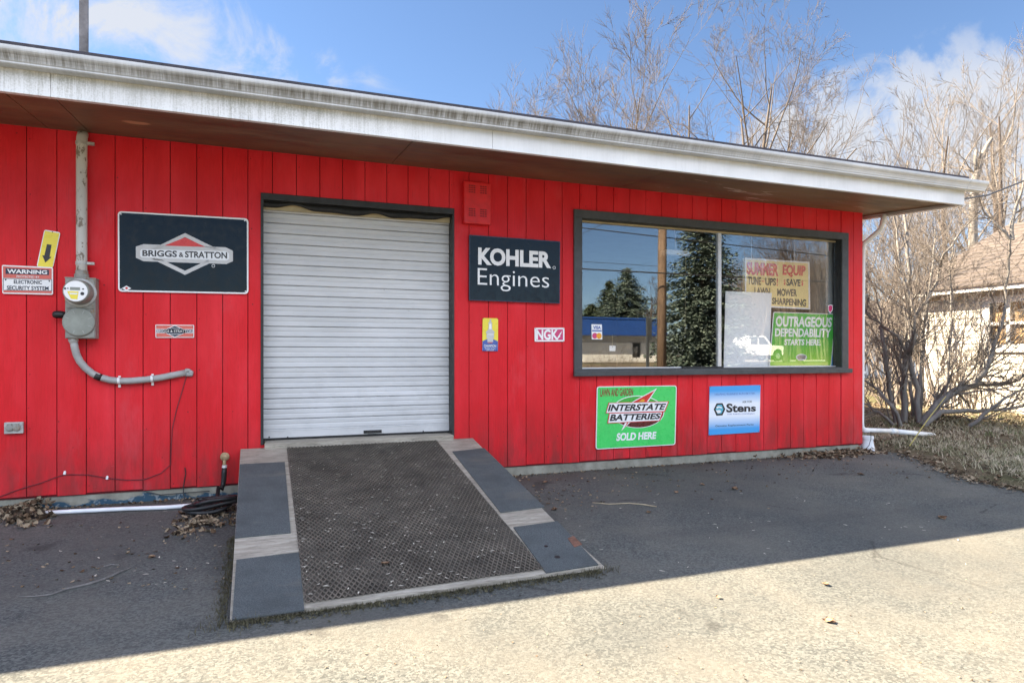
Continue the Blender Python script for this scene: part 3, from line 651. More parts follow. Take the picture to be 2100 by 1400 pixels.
q.ring([(1328,343),(1640,495),(1328,643),(1016,492)], [(1328,372),(1580,495),(1328,613),(1076,492)])
q.shape((975,440),(1030,422),(1620,445),(1672,470),(1672,545),(1625,565),(1030,545),(975,520)); q.build('emblem', 's_silver', t)
q = pr(t, 0, o2, k2, 3); q.shape((1180,433),(1328,374),(1474,442)); q.build('emblem_red', 's_red', t)
q = pr(t, 0, o2, k2, 3); q.shape((1005,470),(1018,458),(1625,473),(1645,490),(1645,528),(1628,540),(1018,518),(1005,505)); q.build('nameplate', 's_grey', t)
q = pr(t, 0, o2, k2, 4); q.text('BRIGGS', (1022,464),(1270,470),(1270,516),(1022,508), .028); q.text('&', (1284,482),(1318,483),(1318,516),(1284,515), .02); q.text('STRATTON', (1328,472),(1630,480),(1630,527),(1328,518), .028); q.build('lettering', 's_text', t)
q = pr(t, 0, o2, k2, 3); q.ring([(1531+12*cos(a*pi/6), 578+12*sin(a*pi/6)) for a in range(12)], [(1531+9*cos(a*pi/6), 578+9*sin(a*pi/6)) for a in range(12)]); q.build('small_mark', 's_white', t); q = pr(t, 0, o2, k2, 3); q.shape((874,738),(908,720),(942,739),(908,757)); q.build('small_emblem', 's_white', t)
q = pr(t, 0, o2, k2, 4); q.shape((895,738),(908,728),(922,738),(908,747)); q.build('small_mark_red', 's_red', t)
screws(t, o2, k2, [(868,207),(1757,254),(870,745),(1762,760)], .007, 'clip')

C = [(318,318),(434,338),(380,592),(262,582)]
t = signboard('arrow_sign', 'narrow yellow sign with a black arrow pointing down, tilted above the warning sign', C, -.012, 's_white', o2, k2, 14, .006)
q = pr(t, 0, o2, k2); q.shape((322,326),(426,345),(376,590),(270,580)); q.build('face', 's_yellow', t)
q = pr(t, 0, o2, k2, 2); q.shape((337,422),(370,427),(356,512),(369,516),(325,555),(303,501),(318,504)); q.build('arrow', 's_text', t)
screws(t, o2, k2, [(377,337)], .005)

o4 = (0, 540); k4 = 5.0
C = [(18,16),(543,40),(543,322),(24,310)]
t = signboard('warning_sign', 'white and red security warning sign below the yellow arrow, left of the meter', C, -.02, 's_white', o4, k4, 16, .006)
q = pr(t, 0, o4, k4); q.shape((30,30),(530,52),(530,162),(32,148)); q.shape((34,277),(530,285),(530,308),(34,298)); q.build('red_band', 's_salmon', t)
q = pr(t, 0, o4, k4, 2); q.shape((57,48),(502,66),(502,120),(57,108)); q.build('title_band', 's_navy', t)
q = pr(t, 0, o4, k4, 3); q.text('WARNING', (72,57),(484,72),(484,112),(72,102), .036); q.text('PROTECTED BY', (170,124),(404,131),(404,150),(170,144), .012); q.build('title', 's_white', t)
q = pr(t, 0, o4, k4, 2); q.text('ELECTRONIC', (142,168),(430,176),(430,214),(142,207), .018); q.text('SECURITY SYSTEM', (70,228),(498,236),(498,276),(70,270), .018); q.ring([(30,152),(532,164),(532,284),(30,276)], [(35,156),(527,168),(527,280),(35,272)]); q.build('lettering', 's_navy', t)
screws(t, o4, k4, [(58,167),(506,181)], .006)

C = [(1593,627),(1990,631),(1990,761),(1595,762)]
t = signboard('small_engine_sign', 'small red and white sign with a dark diamond, below the big black sign', C, -.012, 's_white', o4, k4, 8, .005)
q = pr(t, 0, o4, k4); q.shape(*inset(C, 7)); q.build('face', 's_salmon', t)
q = pr(t, 0, o4, k4, 2); q.shape((1650,694),(1793,634),(1938,696),(1793,757)); q.shape((1600,672),(1984,674),(1984,716),(1600,714)); q.build('emblem_edge', 's_white', t)
q = pr(t, 0, o4, k4, 3); q.shape((1664,694),(1793,640),(1926,696),(1793,751)); q.shape((1604,677),(1980,679),(1980,711),(1604,709)); q.build('emblem', 's_navy', t)
q = pr(t, 0, o4, k4, 4); q.text('BRIGGS & STRATTON', (1611,681),(1974,684),(1974,708),(1611,705), .008); q.text('CYCLE', (1740,658),(1846,659),(1846,673),(1740,672), .0); q.text('ENGINES', (1735,717),(1852,718),(1852,731),(1735,730), .0); q.build('lettering', 's_white', t)
screws(t, o4, k4, [(1609,641),(1975,643),(1609,747),(1975,749)], .004)

o3 = (900, 340); k3 = 3.5
C = [(219,495),(871,543),(868,988),(217,965)]
t = signboard('engines_sign', 'glossy black sign with bold white lettering right of the roller door', C, -.03, 's_black', o3, k3, 5, .025)
q = pr(t, 0, o3, k3); q.ring(C, inset(C, 6)); q.build('rim', 's_navy', t)
q = pr(t, 0, o3, k3, 1.5); q.text('KOHLER', (282,584),(806,617),(806,736),(282,710), .042); q.ring([(828+11*cos(a*pi/6), 731+11*sin(a*pi/6)) for a in range(12)], [(828+8*cos(a*pi/6), 731+8*sin(a*pi/6)) for a in range(12)]); q.build('small_mark', 's_white', t)
q = pr(t, 0, o3, k3, 1.5); q.text('Engines', (279,733),(792,764),(792,912),(279,892), -.008); q.build('lettering', 's_white', t)
screws(t, o3, k3, [(232,508),(858,556),(230,952),(856,974)], .006)

o5 = (980, 640); k5 = 10.5
C = [(105,125),(437,132),(432,838),(95,832)]
t = signboard('spark_plug_sign', 'small upright yellow and blue sign showing a spark plug', C, -.012, 's_yellow', o5, k5, 10, .005)
q = pr(t, 0, o5, k5); q.shape(*([(95,832),(100,625)]+[(100+330*i/12, 625-55*sin(pi*i/12)) for i in range(1,12)]+[(430,628),(432,838)])); q.build('base_field', 's_blue', t)
q = pr(t, 0, o5, k5, 2); q.shape((258,150),(285,150),(290,215),(312,230),(305,255),(308,370),(335,395),(360,430),(345,470),(352,545),(330,560),(330,640),(205,640),(205,560),(182,545),(190,470),(170,430),(200,395),(228,370),(232,255),(222,230),(250,215)); q.build('plug_drawing', 's_silver', t)
q = pr(t, 0, o5, k5, 3); q.shape((245,250),(290,250),(296,365),(240,365)); q.shape((200,470),(335,470),(335,485),(200,485)); q.text('CHAMPION', (132,695),(392,698),(392,755),(132,752), .01); q.text('SPARK PLUG', (148,768),(380,770),(380,798),(148,796), .0); q.text('SERVICE', (180,806),(345,808),(345,830),(180,828), .0); q.build('lettering', 's_white', t)
q = pr(t, 0, o5, k5, 3); q.ell((262,655), 60, 9); q.build('accent', 's_salmon', t)
screws(t, o5, k5, [(112,132),(428,140),(122,828),(410,830)], .005)
C = [(1220,336),(1862,334),(1864,630),(1226,633)]
t = signboard('plug_maker_sign', 'small white and magenta three letter sign beside the shop window', C, -.012, 's_white', o5, k5, 12, .005)
q = pr(t, 0, o5, k5); q.shape((1255,370),(1832,368),(1834,598),(1258,600)); q.build('face', 's_magenta', t)
q = pr(t, 0, o5, k5, 2); q.text('NGK', (1258,374),(1735,372),(1735,594),(1258,597), .036); q.build('lettering', 's_white', t); q = pr(t, 0, o5, k5, 2.5); q.shape((1815,395),(1790,470),(1765,500),(1780,520),(1735,560),(1715,598),(1700,590),(1725,520),(1745,495),(1770,455)); q.build('plug_mark', 's_white', t)
screws(t, o5, k5, [(1238,350),(1845,350),(1270,590),(1848,614)], .004)

o6 = (1180, 760); k6 = 5.0
C = [(222,161),(1040,150),(1025,759),(209,806)]
t = signboard('battery_sign', 'bright green battery sign with red lightning bolt below the shop window', C, -.015, 's_white', o6, k6, 24, .008)
q = pr(t, 0, o6, k6); q.shape(*rounded(inset(C, 8), 20)); q.build('face', 's_green', t)
q = pr(t, 0, o6, k6, 2); q.ell((640,420), 272, 166, shear=.0); q.build('oval_edge', 's_white', t)
q = pr(t, 0, o6, k6, 3); q.ell((640,420), 264, 158, 180, 360); q.build('oval_upper', 's_dkgreen', t)
q = pr(t, 0, o6, k6, 3); q.ell((640,422), 264, 158, 0, 180); q.build('oval_lower', 's_maroon', t)
q = pr(t, 0, o6, k6, 4); q.shape((838,178),(735,335),(780,430),(555,535),(470,615),(520,510),(450,430),(560,330)); q.build('bolt_edge', 's_white', t)
q = pr(t, 0, o6, k6, 5); q.shape((815,200),(720,335),(765,430),(545,530),(500,590),(540,510),(480,430),(575,330)); q.build('bolt', 's_red', t)
q = pr(t, 0, o6, k6, 6); q.shape((630,330),(690,290),(712,298),(700,330)); q.build('bolt_glint', 's_orange', t)
q = pr(t, 0, o6, k6, 6); q.shape((340,326),(962,312),(920,418),(898,424),(868,514),(326,540),(346,434),(310,436)); q.build('banner_edge', 's_red', t)
q = pr(t, 0, o6, k6, 7); q.shape((348,332),(950,319),(912,412),(318,430)); q.shape((354,438),(888,425),(860,508),(336,533)); q.build('banner', 's_white', t)
q = pr(t, 0, o6, k6, 8); q.text('INTERSTATE', (352,345),(935,334),(905,400),(332,416), .036); q.text('BATTERIES', (370,446),(882,432),(862,494),(350,516), .036); q.build('lettering', 's_text', t)
q = pr(t, 0, o6, k6, 2); q.text('SOLD HERE', (428,638),(832,622),(824,698),(418,720), .04); q.build('lower_lettering', 's_white', t)
q = pr(t, 0, o6, k6, 2); q.text('LAWN AND GARDEN', (255,183),(592,178),(592,254),(255,266), .03); q.build('stuck_on_letters', 's_brown', t)
screws(t, o6, k6, [(242,185),(1017,172),(1005,738),(230,780)], .005)
C = [(1378,160),(1898,146),(1888,628),(1368,660)]
t = signboard('parts_sign', 'blue and white parts sign with hexagon logo near the shop corner', C, -.012, 's_fade', o6, k6, 0, .006)
q = pr(t, 0, o6, k6); q.text('Stens', (1548,334),(1852,345),(1852,416),(1548,428), .034); q.build('lettering', 's_text', t); q = pr(t, 0, o6, k6); q.shape((1418,396),(1448,334),(1508,331),(1537,392),(1508,456),(1446,460)); q.build('logo_edge', 's_text', t); q = pr(t, 0, o6, k6); q.text('Genuine Replacement Parts', (1435,556),(1826,540),(1826,562),(1435,580), .008); q.build('lettering', 's_text', t); q = pr(t, 0, o6, k6); q.text('ASK FOR', (1712,308),(1810,304),(1810,326),(1712,330), .005); q.build('lettering', 's_text', t)
q = pr(t, 0, o6, k6); q.text('HELPING BUSINESS RUN BETTER.', (1430,233),(1845,222),(1845,240),(1430,252), -.005); q.build('fine_lettering', 's_blue', t); q = pr(t, 0, o6, k6); q.text('THE PARTS COMPANY', (1555,438),(1840,432),(1840,444),(1555,452), -.005); q.build('fine_lettering', 's_blue', t)
q = pr(t, 0, o6, k6, 2); q.shape((1436,396),(1458,350),(1500,347),(1518,392),(1498,438),(1458,441)); q.build('logo', 's_cyan', t)
q = pr(t, 0, o6, k6, 3); q.shape((1445,372),(1470,362),(1505,372),(1500,384),(1470,378),(1452,388)); q.shape((1440,405),(1478,402),(1495,412),(1485,432),(1460,435)); q.build('logo_glint', 's_white', t)
screws(t, o6, k6, [(1384,168),(1890,155),(1880,620),(1374,652)], .004)

# ------------------------------------------------------------------ things in and on the window
o7 = (1150, 400); k7 = 1/.3; k7 = 3.3333
def pane_print(name, label, corners, y, mat, r=0, th=.004, cat='sign', o=o7, k=k7): return signboard(name, label, corners, y, mat, o, k, r, th, cat)
C = [(210,882),(281,884),(284,986),(212,985)]
t = pane_print('card_sticker', 'payment card sticker low on the left pane of the shop window', C, YG-.006, 's_white', 0, .002, 'sticker')
q = pr(t, 0, o7, k7); q.text('VISA', (222,893),(274,894),(274,916),(220,916), .04); q.shape((214,922),(280,923),(280,932),(214,931)); q.build('lettering', 's_blue', t)
q = pr(t, 0, o7, k7); q.ell((233,961), 18, 20); q.build('disc', 's_magenta', t)
q = pr(t, 0, o7, k7, 2); q.ell((262,962), 18, 20); q.build('disc', 's_orange', t)
C = [(333,1028),(375,1029),(374,1066),(333,1065)]
t = pane_print('hanging_tag', 'small white tag on a string behind the left window pane', C, YG+.05, 's_white', 4, .002, 'tag')
MB().tube([wp(1150+353/k7, 400+1030/k7, YG+.051), wp(1150+353/k7, 400+955/k7, YG+.051)], .002, 4).build('string', 'straw', t)
q = pr(t, 0, o7, k7); q.text('Pull', (342,1042),(366,1042),(366,1056),(342,1056), .0) if False else q.ell((354,1036), 3, 3); q.build('hole', 's_text', t)
# white panel leaning inside
C = [(1128,656),(1442,669),(1426,1176),(1114,1176)]
t = pane_print('blank_board', 'blank white panel standing inside against the right window pane', C, YG+.05, 'paper', 0, .008, 'panel')
o8 = (1500, 500); k8 = 5.185
C = [(150,152),(828,197),(833,692),(150,655)]
ys = YG+.12
t = signboard('letter_board', 'cream changeable letter board offering summer tune-ups, inside the right pane', C, ys, 's_cream', o8, k8, 0, .05)
q = pr(t, 0, o8, k8); q.ring([(146,148),(832,192),(837,697),(146,662)], [(158,166),(817,208),(821,682),(158,645)]); q.build('frame', 's_white', t)
q = pr(t, 0, o8, k8); q.text('SUMMER', (163,187),(502,212),(500,346),(163,328), .05); q.text('EQUIP', (545,218),(790,232),(786,360),(543,350), .05); q.text('-', (322,392),(352,394),(352,404),(322,402), .03); q.text('!', (482,363),(494,364),(494,447),(482,446), .03); q.text('$', (556,378),(575,379),(575,442),(556,441), .02); q.text('$', (743,388),(766,389),(766,450),(743,449), .02); q.build('red_lettering', 's_letter_red', t)
q = pr(t, 0, o8, k8); q.text('TUNE', (173,345),(316,355),(316,440),(175,432), .04); q.text('UPS', (360,360),(474,366),(474,446),(360,440), .04); q.text('SAVE', (585,370),(735,378),(735,452),(585,445), .04)
q.text('LAWN', (245,460),(412,470),(412,552),(245,542), .04); q.text('MOWER', (487,474),(697,482),(697,560),(487,554), .04); q.text('SHARPENING', (432,570),(796,590),(794,668),(430,640), .04); q.build('lettering', 's_letter', t)
for px in (1541, 1629): MB().tube([wp(px, 533 if px < 1600 else 537, ys), wp(px, 450, ys+.01)], .0025, 4).build('chain', 'clip', t)
C = [(447,722),(1110,745),(1062,1298),(402,1302)]
t = signboard('dependability_sign', 'green slogan sign leaning inside the lower right corner of the window', C, YG+.03, 's_white', o8, k8, 16, .004)
q = pr(t, 0, o8, k8); q.shape(*rounded([(455,730),(1101,752),(1055,1291),(411,1294)], 14)); q.build('face', 's_field', t)
q = pr(t, 0, o8, k8, 2); q.text('OUTRAGEOUS', (474,764),(1074,782),(1064,888),(470,880), .036); q.text('DEPENDABILITY', (466,896),(1062,902),(1054,994),(462,984), .036); q.text('STARTS HERE.', (566,1012),(952,1014),(948,1080),(562,1076), .036); q.ell((745,1205), 58, 36); q.build('lettering', 's_white', t)
q = pr(t, 0, o8, k8, 3); q.ell((745,1205), 50, 29); q.build('logo', 's_silver', t)
q = pr(t, 0, o8, k8, 4); q.text('INTERSTATE', (702,1190),(790,1186),(788,1202),(700,1206), .03); q.text('BATTERIES', (708,1209),(784,1205),(782,1220),(706,1224), .03); q.build('logo_lettering', 's_maroon', t)
screws(t, o8, k8, [(1090,1282)], .004)
C = [(1085,760),(1112,762),(1112,1300),(1062,1300)]
t = signboard('backing_sheet', 'pale blue sheet behind the green slogan sign in the window corner', C, YG+.045, 's_fade', o8, k8, 0, .003, 'sheet')
C = [(1026,655),(1079,652),(1075,715),(1028,715)]
t = thing('shield_sticker', 'tiny pink and white shield sticker on the window above the green sign', 'sticker', wp(1703, 634, YG-.005))
q = Print(YG-.005, o8, k8); q.shape((1026,655),(1052,646),(1079,652),(1076,705),(1050,740),(1028,708)); q.build('shield', 's_white', t)
q = Print(YG-.006, o8, k8); q.shape((1032,662),(1052,653),(1073,659),(1071,700),(1050,730),(1034,703)); q.build('emblem', 's_magenta', t)
# lamp and cord inside
pl = wp(1390, 517, .9); t = thing('shop_light', 'white tube light hanging inside with a long pull cord', 'lamp', pl)
a, b = wp(1366, 516, .9), wp(1414, 520, .9)
mb = MB(); mb.hexa([a+Vector((0,0,-.03)), b+Vector((0,0,-.03)), b+Vector((0,.12,-.03)), a+Vector((0,.12,-.03))], [a+Vector((0,0,.03)), b+Vector((0,0,.03)), b+Vector((0,.12,.03)), a+Vector((0,.12,.03))]); mb.build('housing', 's_white', t)
mb = MB(); mb.tube([wp(1386, 512, .92), wp(1384, 470, .92)], .006, 5); mb.build('hanger', 'clip', t)
mb = MB(); mb.tube([wp(1406, 522, .92), wp(1406, 600, .92), wp(1405, 672, .92)], .004, 5); mb.lathe(wp(1405, 676, .92), (0,0,1), [(-.03,.012),(.02,.014),(.03,.004)], 8); mb.build('pull_cord', 'straw', t)

# ------------------------------------------------------------------ electric meter
YM = -.13
def w4(x, y, yy): return wp(x/5, 540+y/5, yy)
a, b = w4(664, 150, YM), w4(976, 770, YM); cx = (a.x+b.x)/2
t = thing('electric_meter', 'grey electric meter box with conduit and looping cable left of the big black sign', 'electric meter', (cx, 0, 0))
zmid = w4(820, 466, YM).z
mb = MB(); mb.box(a.x, b.x, YM+.008, -.001, b.z, a.z); mb.box(a.x+.006, b.x-.006, YM, YM+.0078, zmid+.004, a.z-.006); mb.box(a.x+.006, b.x-.006, YM, YM+.0078, b.z+.006, zmid-.004); mb.box(a.x-.004, b.x+.004, YM+.006, -.002, a.z+.0005, a.z+.01)
box_ = mb.build('meter_box', 'meter_box', t, bevel=.003)
c = w4(826, 302, YM); mb = MB(); mb.lathe((c.x, YM, c.z), (0,-1,0), [(0,.112),(.012,.113),(.016,.108),(.018,.098)], 32); mb.build('ring', 'galv', t, smooth=False)
mb = MB(); mb.lathe((c.x, YM-.016, c.z), (0,-1,0), [(0,.097),(.02,.096),(.09,.093),(.115,.09),(.126,.083),(.129,.07)], 32); dial = mb.build('dial', 'cover_grey', t, smooth=True)
mb = MB(); mb.lathe((c.x, YM-.146, c.z), (0,-1,0), [(0,.08),(.003,.078)], 32); mb.build('dial_face', 's_white', dial)
yd = YM-.1505
mb = MB(); mb.box(c.x-.036, c.x+.03, yd-.001, yd, c.z+.008, c.z+.03); mb.build('display', 'cover_grey', dial)
mb = MB(); mb.poly([(c.x-.055, yd, c.z-.002), (c.x-.03, yd, c.z-.06), (c.x+.012, yd, c.z-.062), (c.x+.02, yd, c.z-.002)]); mb.build('yellow_label', 's_yellow', dial)
mb = MB(); mb.poly([(c.x-.04, yd-.001, c.z-.014), (c.x-.036, yd-.001, c.z-.026), (c.x+.012, yd-.001, c.z-.026), (c.x+.014, yd-.001, c.z-.014)]); mb.build('white_label', 's_grey', dial)
mb = MB()
for dx, dz, r in ((-.068,.018,.008), (-.05,.02,.005), (.05,.018,.006), (.045,-.018,.013)): mb.lathe((c.x+dx, yd+.0005, c.z+dz), (0,-1,0), [(0,r),(.002,r)], 10)
mb.build('dark_dots', 's_text', dial)
c2 = w4(812, 602, YM); mb = MB(); mb.lathe((c2.x, YM, c2.z), (0,-1,0), [(0,.113),(.01,.113),(.018,.108),(.02,.10),(.0205,.04)], 36); cov = mb.build('round_cover', 'cover_grey', t, smooth=False)
mb = MB()
for k in range(8):
    an = pi/8+k*pi/4; r0, r1 = .072, .098; u = Vector((cos(an), 0, sin(an))); q = Vector((c2.x, YM-.0208, c2.z)); mb.tube([q+u*r0, q+u*r1], .0018, 4)
mb.build('cover_rib', 'galv', cov)
xc = wp(167.5, 450, -.06).x
mb = MB(); mb.tube([(xc, -.06, a.z+.03), (xc, -.06, 2.0), (xc, -.06, 2.86), (xc, -.05, 2.96), (xc, -.02, 3.0)], .039, 16); mb.build('conduit', 'conduit', t, smooth=True)
mb = MB(); mb.lathe((xc, -.06, a.z+.01), (0,0,1), [(0,.052),(.03,.052),(.035,.045),(.06,.045)], 16); mb.build('hub', 'meter_box', t)
mb = MB()
for pz in (wp(167, 540, -.06).z, wp(167, 294, -.06).z):
    mb = MB(); mb.lathe((xc, -.06, pz), (0,0,1), [(-.012,.043),(.012,.043)], 16); mb.box(xc+.04, xc+.09, -.085, -.055, pz-.01, pz+.01); mb.tube([(xc+.07, -.09, pz), (xc+.07, -.04, pz)], .008, 6); mb.build('clamp', 'galv', t)
mb = MB(); kx = wp(120, 645, -.07); mb.lathe((a.x-.002, -.07, kx.z), (-1,0,0), [(0,.02),(.02,.026),(.03,.03),(.075,.03),(.09,.022),(.095,.008)], 14); mb.build('black_knob', 'black', t, smooth=True)
mb = MB(); p1, p2 = wp(131, 611, -.09), wp(131, 669, -.09); mb.box(a.x-.006, a.x-.001, -.10, -.08, p2.z-.02, p2.z+.02); mb.build('seal_tag', 's_white', t)
mb = MB(); mb.box(a.x-.006, a.x-.001, -.10, -.08, p1.z-.02, p1.z+.02); mb.build('seal_tag', 's_yellow', t)
fx = w4(752, 785, -.07); mb = MB(); mb.lathe((fx.x, -.07, b.z+.001), (0,0,-1), [(0,.034),(.018,.036),(.03,.03),(.04,.024)], 14); mb.build('fitting', 'galv', t)
cp = [(151,699,-.07),(153,712,-.065),(157,727,-.06),(164,741,-.052),(175,754,-.045),(190,766,-.04),(207,774,-.036),(226,779,-.034),(246,781,-.033),(270,780.5,-.033),(300,778,-.033),(330,774,-.032),(360,768,-.03),(380,764,-.012)]
cw = [wp(*p) for p in cp]; mb = MB(); mb.tube(cw, .0275, 12); mb.build('cable', 'cable', t, smooth=True)
mb = MB(); e = [wp(195,769.5,-.039), wp(201,772,-.037), wp(208,774.5,-.036)]; mb.tube(e, .0295, 12); mb.build('tape', 'black', t, smooth=True)
for px, py in ((244, 780.5), (312, 776.5)):
    p = wp(px, py, -.033); mb = MB(); mb.lathe(p, (1,0,.1), [(-.009,.031),(.009,.031)], 12); mb.box(p.x-.009, p.x+.009, -.012, -.001, p.z-.055, p.z-.028); mb.box(p.x-.009, p.x+.009, -.012, -.001, p.z+.028, p.z+.04); mb.build('strap', 'clip', t)
mb = MB(); p = wp(386, 763, -.01)
for k in range(9): mb.lathe(p+Vector((random.uniform(-.025,.025), 0, random.uniform(-.022,.022))), (0,-1,0), [(0,.022),(.014,.018),(.022,.006)], 9)
mb.build('putty', 'cable', t, smooth=True)

# other wall fittings
a, b = wp(951, 371, -.07), wp(1006, 462, -.07)
t = thing('alarm_box', 'red painted louvered box high on the wall right of the roller door', 'alarm box', ((a.x+b.x)/2, 0, b.z))
MB().box(a.x, b.x, -.085, -.001, b.z, a.z).build('housing', 'red_box', t, bevel=.014)
mb = MB()
for gx in (.29, .71):
    for g0 in (.80, .25):
        mb = MB()
        for r in range(4):
            for cc in range(3):
                x = a.x+(b.x-a.x)*gx+(cc-1)*.024; z = b.z+(a.z-b.z)*g0+(r-1.5)*.021+.008; mb.box(x-.009, x+.009, -.0865, -.0848, z-.006, z+.006)
        mb.build('louver', 'louver', t)
a, b = wp(8, 866.5, -.03), wp(47, 887, -.03)
t = thing('outlet_cover', 'grey weatherproof double outlet low on the far left of the wall', 'outlet', ((a.x+b.x)/2, 0, b.z))
MB().box(a.x, b.x, -.03, -.001, b.z-.004, a.z+.002).build('plate', 'galv', t, bevel=.004)
for k in (.30, .68):
    x = a.x+(b.x-a.x)*k; z = (a.z+b.z)/2; mb = MB(); mb.lathe((x, -.03, z), (0,-1,0), [(0,.026),(.012,.026),(.016,.021),(.018,.010)], 18); mb.box(x-.014, x+.014, -.045, -.03, z+.02, z+.032); mb.build('flap', 'meter_box', t)
# spigot, hose
p = wp(461, 936, -.01)
t = thing('hose_tap', 'brass hose tap low on the red wall left of the ramp', 'tap', (p.x, 0, p.z))
mb = MB(); mb.lathe((p.x, -.001, p.z), (0,-1,0), [(0,.038),(.012,.038),(.016,.022),(.04,.02),(.06,.02),(.062,.027),(.075,.027),(.078,.014)], 10); mb.tube([(p.x, -.055, p.z-.005), (p.x, -.07, p.z-.035), (p.x, -.072, p.z-.06)], .014, 10); mb.build('body', 'brass', t)
mb = MB(); mb.lathe((p.x, -.072, p.z-.075), (0,0,1), [(-.012,.02),(.012,.02)], 12); mb.build('coupling', 'clip', t)
mb = MB(); hp = [Vector((p.x, -.074, p.z-.085)), Vector((p.x-.002, -.076, p.z-.13)), Vector((p.x-.006, -.078, p.z-.2)), Vector((p.x-.02, -.085, p.z-.27)), Vector((p.x-.045, -.10, .10)), Vector((p.x-.05, -.14, .035))]
cc = gp(436, 1050, .02); cc.y = min(cc.y, -.24)
for k in range(0, 62):
    an = 1.2+k*.33; r = .135+.05*sin(k*.37)+.012*(k % 7)/7; hp.append(Vector((cc.x+.03*sin(k*.21)+r*1.1*cos(an), cc.y+r*.6*sin(an), .02+.030*(k/20)+.03*(.5+.5*sin(an+k*.05)))))
rad = [.017]*len(hp); rad[0] = .02; rad[1] = .022; rad[2] = .021
mb.tube(hp, rad, 8); tag(mb.build('garden_hose', 'black', loc=(p.x, -.07, 0), smooth=True), 'black hose hanging from the tap and coiled on the asphalt', 'hose')
# thin wires and clips on the wall
wl = [(384,765),(374,800),(362,840),(353,880),(351,920),(350,952),(330,970),(295,983),(260,984),(220,980),(180,973),(150,972.5),(131,973),(112,979),(84,990),(55,998),(28,1007),(2,1017),(-40,1030)]
mb = MB(); mb.tube([wp(*q, -.006) for q in wl], .0035, 5); tag(mb.build('wall_wire', 'wire', loc=wp(350,952,-.006)), 'thin dark wire sagging across the lower left wall', 'wire')
mb = MB(); mb.tube([wp(379,958,-.006), wp(381,970,-.006), wp(378,985,-.006), wp(376,1000,-.008), wp(376,1012,-.02), wp(379,1022,-.04), wp(385,1030,-.06)], .0045, 5); mb.tube([wp(300,1008,-.004), wp(330,1014,-.004), wp(352,1012,-.005), wp(390,1009,-.004), wp(430,1006,-.004)], .004, 5); tag(mb.build('short_wire', 'black', loc=wp(379,958,-.006)), 'short black wire dropping from a hole to the footing left of the tap', 'wire')
for (q, lab) in (((133,971), 'white wire clip holding the thin wire, the larger one further left'), ((220,981), 'tiny silver wire clip in the middle of the sagging wire')):
    c = wp(*q, -.001); mb = MB(); mb.box(c.x-.008, c.x+.008, -.012, 0, c.z-.004, c.z+.012); mb.lathe((c.x, 0, c.z+.016), (0,-1,0), [(0,.009),(.008,.007)], 8); tag(mb.build('wire_clip', 's_white', loc=c), lab, 'clip')
# white pipe lying along the footing
pp = [gp(84,1052,.02), gp(150,1048,.02), gp(250,1043,.02), gp(340,1040,.02), gp(420,1034,.02), gp(450,1028,.022), gp(484,1019,.03)]
for v in pp: v.y = min(v.y, -.045)
mb = MB(); mb.tube(pp, .017, 10); tag(mb.build('white_pipe', 'white_plastic', loc=pp[0], smooth=True), 'thin white plastic pipe lying along the footing left of the ramp', 'pipe')

# ------------------------------------------------------------------ loading ramp
RA = Vector((wp(493, 922).x, -.03, .405)); RB = (.405-.03)/(2.88-.03)     # plane z = .405 + RB*(y+.03)
def rz(y): return .405+RB*(y+.03)
def rpt(px, py, up=0):
    d = ray(px, py); s = (.405+up+RB*(-D+.03)-H)/(d.z-RB*d.y); return CAM+d*s
bl, br, fl, frr = rpt(493, 922), rpt(964, 893), rpt(471, 1270), rpt(1229, 1160)
x0, x1 = (bl.x+fl.x)/2, (br.x+frr.x)/2
ramp = thing('loading_ramp', 'wooden loading ramp with steel mesh and grey grip mats in front of the roller door', 'ramp', ((x0+x1)/2, -1.45, 0))
yb, yf = -.025, (fl.y+frr.y)/2
mb = MB()
def slab(m_, pts, up, th):                  # 4 px points carried to the ramp plane
    q = [rpt(*p, up) for p in pts]; m_.hexa([v-Vector((0,0,th)) for v in q], q)
corner = [Vector((bl.x, yb, rz(yb))), Vector((br.x, yb, rz(yb))), Vector((frr.x, frr.y, rz(frr.y))), Vector((fl.x, fl.y, rz(fl.y)))]
mb.hexa([v-Vector((0,0,.022)) for v in reversed(corner)], [v for v in reversed(corner)]); deck = mb.build('deck', 'weathered', ramp, bevel=.003)
for xa, xb in ((x0+.02, x0+.055), (x1-.055, x1-.02), ((x0+x1)/2-.02, (x0+x1)/2+.02)): mb = MB(); mb.prism([(xa, yb, rz(yb)-.023), (xa, yb, .002), (xa, yf+.05, .002), (xa, yf+.05, rz(yf)-.022)], (xb-xa, 0, 0)); mb.build('stringer', 'weathered', ramp)
mats = ([(492,951),(584,946.5),(596,1090.5),(482,1101.5)], [(485,1146.5),(613,1131),(624,1249),(476,1269)], [(928,925),(993,918),(1116,1038),(1027,1049.5)], [(1053,1080),(1143,1067.6),(1227,1156),(1120,1173)])
for pts in mats:
    mb = MB(); slab(mb, pts[::-1], .007, .0065); mb.build('grip_mat', 'mat', ramp)
mp_ = [(587,909),(886,892),(1114,1166),(626,1236)]
mb = MB(); c4 = [rpt(*p, .0015) for p in mp_]; NU, NV = 70, 130
for j in range(NV+1):
    for i in range(NU+1):
        u, v = i/NU, j/NV; q = c4[0].lerp(c4[1], u).lerp(c4[3].lerp(c4[2], u), v); h = mnoise.noise(Vector((q.x*3.1, q.y*3.1, 2)))+.6*mnoise.noise(Vector((q.x*9, q.y*9, 5))); mb.v.append((q.x, q.y, q.z+max(0, min(.0085, .002+.0075*h))+random.uniform(0,.0012)))
for j in range(NV):
    for i in range(NU): a_ = j*(NU+1)+i; mb.f.append((a_, a_+NU+1, a_+NU+2, a_+1))
mb.build('mesh_backing', 'grime', ramp)
ca, cb, cc_, cd = [rpt(*p, .006) for p in mp_]
